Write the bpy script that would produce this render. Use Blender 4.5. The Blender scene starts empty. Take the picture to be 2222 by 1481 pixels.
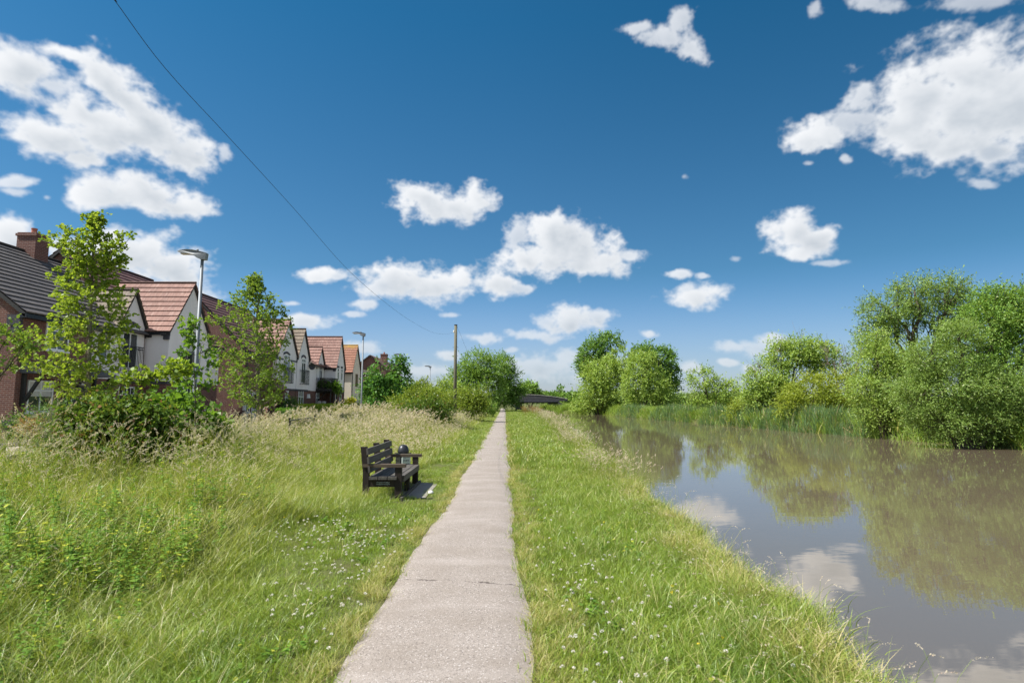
import bpy, math, random
import numpy as np
from mathutils import Vector, Matrix
rng = np.random.default_rng(7)
random.seed(7)
C = bpy.context.scene.collection
sc = bpy.context.scene
PI = math.pi
# ------------------------------------------------------------------ camera geometry
W0, H0, F0 = 2222, 1481, 1234.0
EYE = 1.65
PITCH = math.atan((872 - H0 / 2) / F0)
YAW = math.atan((1111 - 1094) / F0)
cam_rot = Matrix.Rotation(-YAW, 3, 'Z') @ Matrix.Rotation(PI / 2 + PITCH, 3, 'X')
def ray(px, py):
    return cam_rot @ Vector(((px - W0 / 2) / F0, -(py - H0 / 2) / F0, -1.0))
def pY(px, py, Y):
    d = ray(px, py); s = Y / d.y
    return Vector((d.x * s, Y, EYE + d.z * s))
def pX(px, py, X):
    d = ray(px, py); s = X / d.x
    return Vector((X, d.y * s, EYE + d.z * s))
# ------------------------------------------------------------------ object helpers
def tag(o, label=None, cat=None, group=None, kind=None):
    if label: o['label'] = label
    if cat: o['category'] = cat
    if group: o['group'] = group
    if kind: o['kind'] = kind
    return o
def link(o, parent=None):
    C.objects.link(o)
    if parent is not None: o.parent = parent
    return o
def thing(name, loc, label, cat, group=None, rz=0):
    o = bpy.data.objects.new(name, None); o.empty_display_size = .2
    o.location = loc; o.rotation_euler = (0, 0, rz)
    C.objects.link(o)
    return tag(o, label, cat, group)
class MB:
    def __init__(s): s.v = []; s.f = []; s.uv = []
    def add(s, vs, fs, uvs=None):
        b = len(s.v); s.v += [tuple(v) for v in vs]
        s.f += [tuple(i + b for i in f) for f in fs]
        s.uv += uvs if uvs else [None] * len(fs)
        return s
    def box(s, x0, x1, y0, y1, z0, z1):
        if x0 > x1: x0, x1 = x1, x0
        if y0 > y1: y0, y1 = y1, y0
        if z0 > z1: z0, z1 = z1, z0
        return s.add([(x0,y0,z0),(x1,y0,z0),(x1,y1,z0),(x0,y1,z0),(x0,y0,z1),(x1,y0,z1),(x1,y1,z1),(x0,y1,z1)],
              [(0,3,2,1),(4,5,6,7),(0,1,5,4),(1,2,6,5),(2,3,7,6),(3,0,4,7)])
    def obox(s, o, u, v, w):
        o, u, v, w = Vector(o), Vector(u), Vector(v), Vector(w)
        p = [o, o+u, o+u+v, o+v]; q = [a + w for a in p]
        return s.add(p + q, [(0,3,2,1),(4,5,6,7),(0,1,5,4),(1,2,6,5),(2,3,7,6),(3,0,4,7)])
    def tube(s, pts, rad, n=8, cap=True):
        pts = [Vector(p) for p in pts]
        if not hasattr(rad, '__len__'): rad = [rad] * len(pts)
        ref = Vector((0.31, 0.17, 0.93)); rings = []
        for i, p in enumerate(pts):
            d = (pts[min(i+1, len(pts)-1)] - pts[max(i-1, 0)])
            d = d.normalized() if d.length > 1e-9 else Vector((0,0,1))
            a = d.cross(ref)
            if a.length < .2: a = d.cross(Vector((1,0,0)))
            a.normalize(); b = d.cross(a)
            rings.append([p + (a*math.cos(2*PI*k/n) + b*math.sin(2*PI*k/n)) * rad[i] for k in range(n)])
        vs = [v for r in rings for v in r]
        fs = [(i*n+k, i*n+(k+1)%n, (i+1)*n+(k+1)%n, (i+1)*n+k) for i in range(len(pts)-1) for k in range(n)]
        if cap: fs += [tuple(range(n))[::-1], tuple((len(pts)-1)*n + k for k in range(n))]
        return s.add(vs, fs)
    def lathe(s, prof, c=(0,0), n=20):
        vs = []
        for r, z in prof:
            vs += [(c[0] + r*math.cos(2*PI*k/n), c[1] + r*math.sin(2*PI*k/n), z) for k in range(n)]
        m = len(prof)
        fs = [(i*n+k, i*n+(k+1)%n, (i+1)*n+(k+1)%n, (i+1)*n+k) for i in range(m-1) for k in range(n)]
        fs += [tuple(range(n))[::-1], tuple((m-1)*n+k for k in range(n))]
        return s.add(vs, fs)
    def prism(s, poly, axis, a, b):
        n = len(poly)
        def P(p, t):
            return (t, p[0], p[1]) if axis == 'x' else ((p[0], t, p[1]) if axis == 'y' else (p[0], p[1], t))
        return s.add([P(p, a) for p in poly] + [P(p, b) for p in poly],
              [tuple(range(n))[::-1], tuple(range(n, 2*n))] + [(i, (i+1)%n, n+(i+1)%n, n+i) for i in range(n)])
    def build(s, name, m, parent=None, smooth=False, origin=None):
        me = bpy.data.meshes.new(name)
        v = s.v
        if origin is not None:
            v = [(a[0]-origin[0], a[1]-origin[1], a[2]-origin[2]) for a in v]
        me.from_pydata(v, [], s.f)
        if any(u is not None for u in s.uv):
            ul = me.uv_layers.new(name='UVMap').data
            for p, u in zip(me.polygons, s.uv):
                if u:
                    for k, li in enumerate(p.loop_indices): ul[li].uv = u[k]
        if smooth: me.shade_smooth()
        me.materials.append(m); me.update()
        o = bpy.data.objects.new(name, me)
        if origin is not None: o.location = origin
        if parent is not None and origin is None:
            o.location = -Vector(parent.location) if parent.parent is None else (0,0,0)
        link(o, parent)
        return o
def np_mesh(name, V, loops, starts, totals, m):
    me = bpy.data.meshes.new(name)
    me.vertices.add(len(V)); me.vertices.foreach_set('co', np.ascontiguousarray(V, dtype=np.float32).ravel())
    me.loops.add(len(loops)); me.loops.foreach_set('vertex_index', np.ascontiguousarray(loops, dtype=np.int32))
    me.polygons.add(len(starts)); me.polygons.foreach_set('loop_start', np.ascontiguousarray(starts, dtype=np.int32))
    me.polygons.foreach_set('loop_total', np.ascontiguousarray(totals, dtype=np.int32))
    me.materials.append(m); me.update(calc_edges=True)
    return me
def unit(a): return a / np.maximum(np.linalg.norm(a, axis=-1, keepdims=True), 1e-9)
def leaf_mesh(name, P, D, N, L, Wd, m, shape='r'):
    D = unit(D); S = unit(np.cross(D, N)); U = np.cross(S, D)
    L = np.broadcast_to(np.asarray(L, float), (len(P),))[:, None]; Wd = np.broadcast_to(np.asarray(Wd, float), (len(P),))[:, None]
    if shape == 'r':
        V = np.stack([P, P + D*L*.45 + S*Wd*.5 + U*L*.06, P + D*L, P + D*L*.45 - S*Wd*.5 + U*L*.06], 1); k = 4
    elif shape == 'g':   # tapered blade
        V = np.stack([P - S*Wd*.5, P + D*L, P + S*Wd*.5], 1); k = 3
    else:
        V = np.stack([P, P + D*L*.3 + S*Wd*.42, P + D*L*.72 + S*Wd*.5, P + D*L, P + D*L*.72 - S*Wd*.5, P + D*L*.3 - S*Wd*.42], 1)
        V[:, 2] += U*L*.1; V[:, 4] += U*L*.1; k = 6
    n = len(P)
    return np_mesh(name, V.reshape(-1, 3), np.arange(n*k), np.arange(n)*k, np.full(n, k), m)
# ------------------------------------------------------------------ materials
class N:
    def __init__(s, name):
        s.m = bpy.data.materials.new(name); s.m.use_nodes = True; s.t = s.m.node_tree; s.t.nodes.clear()
        s.out = s.n('ShaderNodeOutputMaterial')
    def n(s, typ, **kw):
        nd = s.t.nodes.new(typ)
        for k, v in kw.items():
            if k.startswith('i_'):
                key = k[2:]; key = int(key) if key.isdigit() else key
                s.set(nd.inputs[key], v)
            else: setattr(nd, k, v)
        return nd
    def set(s, inp, v):
        if isinstance(v, bpy.types.NodeSocket): s.t.links.new(v, inp)
        else: inp.default_value = v
    def math(s, op, a, b=0.0, c=None, clamp=False):
        nd = s.n('ShaderNodeMath', operation=op, use_clamp=clamp); s.set(nd.inputs[0], a); s.set(nd.inputs[1], b)
        if c is not None: s.set(nd.inputs[2], c)
        return nd.outputs[0]
    def mix(s, f, a, b, blend='MIX'):
        nd = s.n('ShaderNodeMix', data_type='RGBA', blend_type=blend); s.set(nd.inputs[0], f)
        s.set(nd.inputs[6], a if isinstance(a, bpy.types.NodeSocket) else (*a, 1)); s.set(nd.inputs[7], b if isinstance(b, bpy.types.NodeSocket) else (*b, 1))
        return nd.outputs[2]
    def noise(s, vec, scale, detail=3, rough=.55, dist=0):
        nd = s.n('ShaderNodeTexNoise'); s.set(nd.inputs['Vector'], vec); nd.inputs['Scale'].default_value = scale
        nd.inputs['Detail'].default_value = detail; nd.inputs['Roughness'].default_value = rough; nd.inputs['Distortion'].default_value = dist
        return nd.outputs['Fac']
    def ramp(s, f, a, b):
        nd = s.n('ShaderNodeMapRange', clamp=True); s.set(nd.inputs[0], f); nd.inputs[1].default_value = a; nd.inputs[2].default_value = b
        return nd.outputs[0]
    def pos(s): return s.n('ShaderNodeNewGeometry').outputs['Position']
    def obj(s): return s.n('ShaderNodeTexCoord').outputs['Object']
    def island(s): return s.n('ShaderNodeNewGeometry').outputs['Random Per Island']
    def scale(s, vec, xyz):
        nd = s.n('ShaderNodeMapping'); s.set(nd.inputs[0], vec); nd.inputs['Scale'].default_value = xyz
        return nd.outputs[0]
    def bump(s, h, strength=.5, dist=.01):
        nd = s.n('ShaderNodeBump'); s.set(nd.inputs['Height'], h); nd.inputs['Strength'].default_value = strength; nd.inputs['Distance'].default_value = dist
        return nd.outputs[0]
    def pbr(s, col, rough=.7, metal=0, normal=None, spec=.5, ior=None):
        b = s.n('ShaderNodeBsdfPrincipled')
        s.set(b.inputs['Base Color'], col if isinstance(col, bpy.types.NodeSocket) else (*col, 1))
        s.set(b.inputs['Roughness'], rough); b.inputs['Metallic'].default_value = metal
        b.inputs['Specular IOR Level'].default_value = spec
        if ior: b.inputs['IOR'].default_value = ior
        if normal is not None: s.set(b.inputs['Normal'], normal)
        s.t.links.new(b.outputs[0], s.out.inputs[0]); return s.m
M = {}
def plain(name, col, rough=.6, metal=0, var=.12, scale=6, bump=0):
    n = N(name); p = n.obj()
    f = n.noise(p, scale, 4, .6)
    c = n.mix(f, tuple(max(0, x*(1-var)) for x in col), tuple(min(1, x*(1+var)) for x in col))
    nm = n.bump(n.noise(p, scale*8, 3), .3, bump) if bump else None
    M[name] = n.pbr(c, rough, metal, nm); return M[name]
def leaf_mat(name, c1, c2, c3=None, trans=.38, pscale=.35, gloss=.014, patch=None, dry=.06, tb=1.0, dark=None):
    """leaf colour c1..c2 by leaf, c3 = odd leaves, patch=(col, scale, lo, hi) larger patches of another real colour"""
    n = N(name); r = n.island(); p = n.pos()
    oi = n.n('ShaderNodeObjectInfo').outputs['Random']
    rr = n.math('FRACT', n.math('ADD', r, oi))
    c = n.mix(rr, c1, c2)
    f = n.noise(p, pscale, 2)
    c = n.mix(n.math('MULTIPLY', n.ramp(f, .35, .65), .45), c, c2)
    if patch:
        c = n.mix(n.math('MULTIPLY', n.ramp(n.noise(p, patch[1], 4, .6), patch[2], patch[3]), patch[4] if len(patch) > 4 else .8), c, patch[0])
    if dark: c = n.mix(n.math('MULTIPLY', n.ramp(n.noise(p, dark[1], 4, .65), dark[2], dark[3]), dark[4]), c, dark[0])
    if c3: c = n.mix(n.math('GREATER_THAN', n.math('FRACT', n.math('MULTIPLY', rr, 7.13)), 1-dry), c, c3)
    d = n.n('ShaderNodeBsdfDiffuse'); n.set(d.inputs[0], c)
    t = n.n('ShaderNodeBsdfTranslucent')
    n.set(t.inputs[0], n.mix(.55, c, tuple(min(1, x*tb) for x in (c2[0]*1.85, c2[1]*1.7, c2[2]*.6))))
    m1 = n.n('ShaderNodeMixShader', i_0=trans); n.t.links.new(d.outputs[0], m1.inputs[1]); n.t.links.new(t.outputs[0], m1.inputs[2])
    g = n.n('ShaderNodeBsdfGlossy'); g.inputs['Roughness'].default_value = .42; g.inputs[0].default_value = (1, 1, 1, 1)
    m2 = n.n('ShaderNodeMixShader', i_0=gloss); n.t.links.new(m1.outputs[0], m2.inputs[1]); n.t.links.new(g.outputs[0], m2.inputs[2])
    n.t.links.new(m2.outputs[0], n.out.inputs[0]); M[name] = n.m; return n.m
def wallvec(n):
    g = n.n('ShaderNodeNewGeometry'); sp = n.n('ShaderNodeSeparateXYZ'); n.set(sp.inputs[0], g.outputs['Position'])
    sn = n.n('ShaderNodeSeparateXYZ'); n.set(sn.inputs[0], g.outputs['True Normal'])
    ax = n.math('GREATER_THAN', n.math('ABSOLUTE', sn.outputs[0]), .6)
    mx = n.n('ShaderNodeMix'); n.set(mx.inputs[0], ax); n.set(mx.inputs[2], sp.outputs[0]); n.set(mx.inputs[3], sp.outputs[1])
    cb = n.n('ShaderNodeCombineXYZ'); n.set(cb.inputs[0], mx.outputs[0]); n.set(cb.inputs[1], sp.outputs[2])
    return cb.outputs[0], g.outputs['Position']
def brick_mat(name, c1, c2, mortar):
    n = N(name); v, p = wallvec(n)
    b = n.n('ShaderNodeTexBrick'); n.set(b.inputs['Vector'], v)
    b.inputs['Scale'].default_value = 1; b.inputs['Brick Width'].default_value = .225; b.inputs['Row Height'].default_value = .075
    b.inputs['Mortar Size'].default_value = .007; b.inputs['Mortar Smooth'].default_value = .3; b.inputs['Bias'].default_value = 0
    b.inputs['Color1'].default_value = (*c1, 1); b.inputs['Color2'].default_value = (*c2, 1); b.inputs['Mortar'].default_value = (*mortar, 1)
    c = n.mix(n.math('MULTIPLY', n.noise(p, 1.3, 4, .6), .6), b.outputs[0], (c1[0]*.65, c1[1]*.7, c1[2]*.75))
    M[name] = n.pbr(c, .85, 0, n.bump(n.math('SUBTRACT', 1.0, b.outputs[1]), .5, .01), .2); return M[name]
brick_mat('brick', (.19,.082,.062), (.125,.056,.048), (.33,.27,.24))
brick_mat('blue_brick', (.07,.07,.085), (.045,.045,.055), (.14,.135,.13))
def render_mat(name, col):
    n = N(name); p = n.pos()
    f = n.noise(n.scale(p, (1,1,.35)), 1.4, 5, .65)
    c = n.mix(n.ramp(f, .35, .8), col, tuple(x*.86 for x in col))
    M[name] = n.pbr(c, .9, 0, n.bump(n.noise(p, 60, 3), .4, .004), .2)
render_mat('white_render', (.80,.78,.78)); render_mat('cream_render', (.72,.65,.55))
def tile_mat(name, c1, c2, c3, lichen=None):
    n = N(name); uv = n.n('ShaderNodeTexCoord').outputs['UV']; p = n.pos()
    b = n.n('ShaderNodeTexBrick'); n.set(b.inputs['Vector'], uv)
    b.inputs['Scale'].default_value = 1; b.inputs['Brick Width'].default_value = .30; b.inputs['Row Height'].default_value = 1
    b.inputs['Mortar Size'].default_value = .006; b.inputs['Color1'].default_value = (*c1, 1); b.inputs['Color2'].default_value = (*c2, 1)
    b.inputs['Mortar'].default_value = (c1[0]*.3, c1[1]*.3, c1[2]*.3, 1)
    st = n.noise(n.scale(uv, (9, .7, 1)), 1, 5, .7)
    c = n.mix(n.ramp(st, .5, .78), b.outputs[0], c3)
    c = n.mix(n.math('MULTIPLY', n.ramp(n.noise(p, .8, 4, .6), .5, .75), .5), c, tuple(x*.55 for x in c1))
    if lichen:
        sp = n.n('ShaderNodeSeparateXYZ'); n.set(sp.inputs[0], p)
        h = n.ramp(n.math('ADD', sp.outputs[2], n.math('MULTIPLY', n.noise(p, 2.5, 4), 1.6)), lichen[1], lichen[1]+.8)
        c = n.mix(h, c, lichen[0])
    M[name] = n.pbr(c, .8, 0, n.bump(n.noise(p, 40, 3), .3, .004), .25)
tile_mat('grey_tiles', (.115,.105,.105), (.085,.08,.085), (.17,.155,.15))
tile_mat('purple_tiles', (.20,.105,.10), (.15,.085,.085), (.27,.16,.15))
tile_mat('red_tiles', (.30,.175,.145), (.24,.14,.12), (.46,.33,.285))
tile_mat('brown_tiles', (.22,.18,.14), (.17,.14,.115), (.30,.26,.20))
tile_mat('orange_tiles', (.30,.145,.10), (.25,.12,.085), (.38,.23,.165), ((.42,.27,.05), 8.5))
plain('white_frame', (.78,.80,.80), .35); plain('black_metal', (.018,.019,.022), .4, .3); plain('black_timber', (.02,.019,.018), .6)
plain('brown_frame', (.16,.06,.035), .5); plain('galvanised', (.17,.19,.21), .55, .25, .15, 9); plain('lamp_grey', (.20,.215,.225), .5, .1)
plain('stone', (.45,.43,.40), .85, 0, .2, 12, .004); plain('concrete', (.24,.22,.20), .9, 0, .18, 5, .004); plain('terracotta', (.35,.12,.08), .8)
plain('meter_white', (.72,.72,.70), .5); plain('lead', (.07,.075,.085), .6); plain('iron', (.035,.037,.045), .38, .4, .2, 14)
plain('plate', (.46,.52,.50), .6, 0, .25, 20); plain('satin_dark', (.03,.03,.035), .35); plain('red_post', (.42,.10,.08), .6)
plain('cable', (.01,.01,.012), .6); plain('rattan', (.06,.04,.03), .8, 0, .3, 30); plain('flower_pink', (.6,.15,.18), .7)
plain('curtain', (.55,.55,.52), .9)
n = N('glass'); M['glass'] = n.pbr(n.mix(n.noise(n.pos(), 1.2, 2), (.012,.017,.02), (.05,.06,.06)), .04, 0, None, .9)
n = N('lamp_lens'); M['lamp_lens'] = n.pbr((.45,.38,.28), .2)
def wood_mat(name, c1, c2, axis):
    n = N(name); p = n.obj(); s = [26, 26, 26]; s[axis] = 1.6
    f = n.noise(n.scale(p, s), 1, 5, .65, .4)
    c = n.mix(n.ramp(f, .3, .7), c1, c2)
    c = n.mix(n.math('MULTIPLY', n.ramp(n.noise(p, 5, 3), .55, .75), .5), c, (.12,.13,.07))
    M[name] = n.pbr(c, .75, 0, n.bump(f, .6, .004), .3)
wood_mat('bench_slat', (.05,.043,.04), (.125,.115,.105), 1); wood_mat('bench_frame', (.014,.010,.009), (.034,.024,.019), 2)
wood_mat('bench_arm', (.04,.027,.02), (.12,.09,.065), 0); wood_mat('pole_wood', (.085,.078,.055), (.17,.16,.105), 2)
wood_mat('bollard_wood', (.16,.145,.11), (.25,.23,.18), 2)
def bark_mat(name, c1, c2):
    n = N(name); p = n.obj(); f = n.noise(n.scale(p, (14,14,3)), 1, 5, .7)
    M[name] = n.pbr(n.mix(f, c1, c2), .9, 0, n.bump(f, .8, .02), .2)
bark_mat('bark', (.05,.04,.03), (.15,.125,.095)); bark_mat('pale_bark', (.10,.09,.06), (.24,.22,.16)); bark_mat('dead_twig', (.16,.12,.10), (.30,.24,.20))
# ------------------------------------------------------------------ terrain
def sm(a, b, x):
    t = np.clip((x - a) / (b - a), 0, 1); return t*t*(3 - 2*t)
YB = [-40, 3.6, 6, 9.7, 12.5, 20, 30, 40, 60, 90, 112, 125, 400, 2000]; XB = [2.2, 2.22, 2.42, 2.58, 2.72, 3.05, 3.5, 3.95, 4.6, 5.2, 4.8, 3.4, 3.4, 3.4]
YF = [-40, 25, 31, 37.5, 42.5, 53, 59, 72, 96, 108, 116, 125, 2000]; XF = [24, 23, 21.9, 21.5, 20.8, 19.3, 19.2, 18.0, 17.0, 14.0, 8.4, 7.6, 7.6]
def xb(y): return np.interp(y, YB, XB) + .10*np.sin(y*1.7) + .06*np.sin(y*4.1+1)
def xf(y): return np.interp(y, YF, XF) + .15*np.sin(y*.9)
WATER = -.45
def hgt(x, y):
    x = np.asarray(x, float); y = np.asarray(y, float)
    h = .3*sm(-2.2, -8, x) + .05*np.sin(x*.9+1)*np.sin(y*.5)*sm(-1.5, -3, x)*(x > -8)
    h = h + .03*np.sin(x*2.3+y*.7)*np.sin(y*1.9)*sm(.8, 1.6, x)
    h = h - .06*sm(.5, 2.5, x)
    e = xb(y); bank = sm(e - .12, e + .25, x); h = h*(1 - bank) - 1.3*bank
    g = xf(y); fb = sm(g - .3, g + .7, x); h = h*(1 - fb) + (.05 + .25*sm(g+1, g+6, x))*fb
    return h
def grid_axis(segs):
    a = [segs[0][0]]
    for x0, x1, st in segs:
        n_ = max(1, int(round((x1 - x0)/st))); a += list(np.linspace(x0, x1, n_+1)[1:])
    return np.array(a)
gx = grid_axis([(-1500,-200,200),(-200,-40,20),(-40,-9,2),(-9,-2.5,.3),(-2.5,4,.1),(4,5.6,.12),(5.6,7,.3),(7,30,.33),(30,80,5),(80,300,30),(300,1500,200)])
gy = grid_axis([(-60,-4,8),(-4,16,.2),(16,50,.5),(50,130,1),(130,300,10),(300,2600,230)])
GX, GY = np.meshgrid(gx, gy)
GZ = hgt(GX, GY)
nx, ny = len(gx), len(gy)
ii = np.arange(ny-1)[:, None]*nx + np.arange(nx-1)[None, :]
loops = np.stack([ii, ii+1, ii+1+nx, ii+nx], -1).reshape(-1)
nf = (nx-1)*(ny-1)
n = N('soil_and_thatch'); p = n.pos()
c = n.mix(n.noise(p, 5, 5, .7), (.07,.075,.028), (.15,.15,.055))
c = n.mix(n.ramp(n.noise(p, .6, 4, .6), .45, .7), c, (.11,.155,.045))
c = n.mix(n.math('MULTIPLY', n.ramp(n.noise(p, 38, 3, .7), .5, .7), .6), c, (.05,.045,.03))
gmat = n.pbr(c, .95, 0, n.bump(n.noise(p, 30, 4, .7), .8, .03), .1)
me = np_mesh('ground', np.stack([GX, GY, GZ], -1).reshape(-1, 3), loops, np.arange(nf)*4, np.full(nf, 4), gmat)
me.shade_smooth()
tag(link(bpy.data.objects.new('ground', me)), 'grassy canal bank and flat land to the horizon', kind='structure')
# water
n = N('canal_water'); p = n.pos()
w1 = n.noise(n.scale(p, (1.2, 2.6, 1)), 1.6, 2, .5); w2 = n.noise(n.scale(p, (3, 8, 1)), 1.5, 2, .5); big = n.ramp(n.noise(n.scale(p, (.25,.12,1)), 1, 2), .45, .75)
hh = n.math('ADD', n.math('MULTIPLY', w1, .6), n.math('MULTIPLY', n.math('MULTIPLY', w2, .4), n.math('ADD', big, .3)))
wc = n.mix(n.noise(p, .3, 2), (.125,.098,.066), (.15,.12,.082))
M['water'] = n.pbr(wc, .018, 0, n.bump(hh, .055, .028), .5, 3.1)
wb = MB(); wb.add([(1.5,-40,WATER),(32,-40,WATER),(32,400,WATER),(1.5,400,WATER)], [(0,1,2,3)])
tag(wb.build('canal_water', M['water']), 'still brown canal water reflecting trees and sky', kind='structure')
# path
ys = grid_axis([(-6,20,.07),(20,60,.4),(60,150,1.5)])
def path_edges(y):
    l = -1.13 + .15*sm(3, 10, y) - .03*np.sin(y*1.1) + .012*np.sin(y*3.7+1) + .008*np.sin(y*9.3)
    r = .25 - .06*sm(4, 9, y) + .03*np.sin(y*1.3+2) + .012*np.sin(y*3.1) + .008*np.sin(y*8.3+1)
    k = .12*sm(30, 100, y)
    return l + k, r + k
pl, pr = path_edges(ys)
nc = 9; V = []
for j in range(nc):
    t = j/(nc-1); V.append(np.stack([pl + (pr-pl)*t, ys, .012 + .022*(1-(2*t-1)**2) - (.03 if j in (0, nc-1) else 0) + 0*ys], -1))
V = np.stack(V, 1).reshape(-1, 3); m_ = len(ys)
ii = np.arange(m_-1)[:, None]*nc + np.arange(nc-1)[None, :]
loops = np.stack([ii, ii+1, ii+1+nc, ii+nc], -1).reshape(-1); nf = (m_-1)*(nc-1)
n = N('gravel_tarmac'); p = n.pos()
vo = n.n('ShaderNodeTexVoronoi'); n.set(vo.inputs['Vector'], p); vo.inputs['Scale'].default_value = 140
sc_ = n.n('ShaderNodeSeparateColor'); n.set(sc_.inputs[0], vo.outputs['Color'])
base = n.mix(sc_.outputs[0], (.225,.196,.172), (.345,.302,.272))
base = n.mix(n.math('GREATER_THAN', sc_.outputs[1], .965), base, (.52,.48,.455))
base = n.mix(n.math('LESS_THAN', sc_.outputs[1], .07), base, (.13,.11,.10))
base = n.mix(n.math('MULTIPLY', n.ramp(n.noise(p, 2.1, 5, .65), .42, .72), .6), base, (.225,.19,.16))
base = n.mix(n.math('MULTIPLY', n.ramp(n.noise(n.scale(p, (.5,2,1)), 1.3, 3), .5, .7), .3), base, (.42,.375,.35))
# the crack across the tarmac
sp = n.n('ShaderNodeSeparateXYZ'); n.set(sp.inputs[0], p)
ck = n.math('ABSOLUTE', n.math('SUBTRACT', n.math('ADD', sp.outputs[1], n.math('ADD', n.math('MULTIPLY', sp.outputs[0], .17), n.math('MULTIPLY', n.noise(p, 6, 4, .7), .16))), 5.40))
crack = n.math('LESS_THAN', ck, n.math('MULTIPLY', n.ramp(n.noise(p, 9, 3), .42, .7), .022))
base = n.mix(n.math('MULTIPLY', crack, .8), base, (.07,.055,.05))
hgtf = n.math('SUBTRACT', n.math('ADD', vo.outputs['Distance'], n.noise(p, 30, 3)), n.math('MULTIPLY', crack, 2.0))
pm = n.pbr(base, .9, 0, n.bump(hgtf, .55, .006), .2)
me = np_mesh('path', V, loops, np.arange(nf)*4, np.full(nf, 4), pm); me.shade_smooth()
tag(link(bpy.data.objects.new('path', me)), 'narrow pinkish grey towpath running straight ahead', kind='structure')
# road and drives on the left
n = N('block_paving'); p = n.pos()
b = n.n('ShaderNodeTexBrick'); n.set(b.inputs['Vector'], p); b.inputs['Scale'].default_value = 1; b.inputs['Brick Width'].default_value = .2; b.inputs['Row Height'].default_value = .1
b.inputs['Mortar Size'].default_value = .004; b.inputs['Color1'].default_value = (.42,.35,.33,1); b.inputs['Color2'].default_value = (.35,.30,.285,1); b.inputs['Mortar'].default_value = (.2,.17,.16,1)
M['paving'] = n.pbr(n.mix(n.math('MULTIPLY', n.noise(p, .7, 4), .4), b.outputs[0], (.5,.43,.41)), .9, 0, None, .2)
rb = MB(); rb.add([(-15,2,.305),(-9.1,2,.305),(-9.1,120,.305),(-15,120,.305)], [(0,1,2,3)])
tag(rb.build('road', M['paving']), 'pale block-paved estate road beyond the meadow', kind='structure')
kb = MB(); kb.box(-9.1,-8.97,2,120,.2,.40); kb.box(-15.13,-15,2,120,.2,.41)
tag(kb.build('kerb', M['concrete']), 'low pale kerbs along both sides of the estate road', kind='structure')
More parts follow.
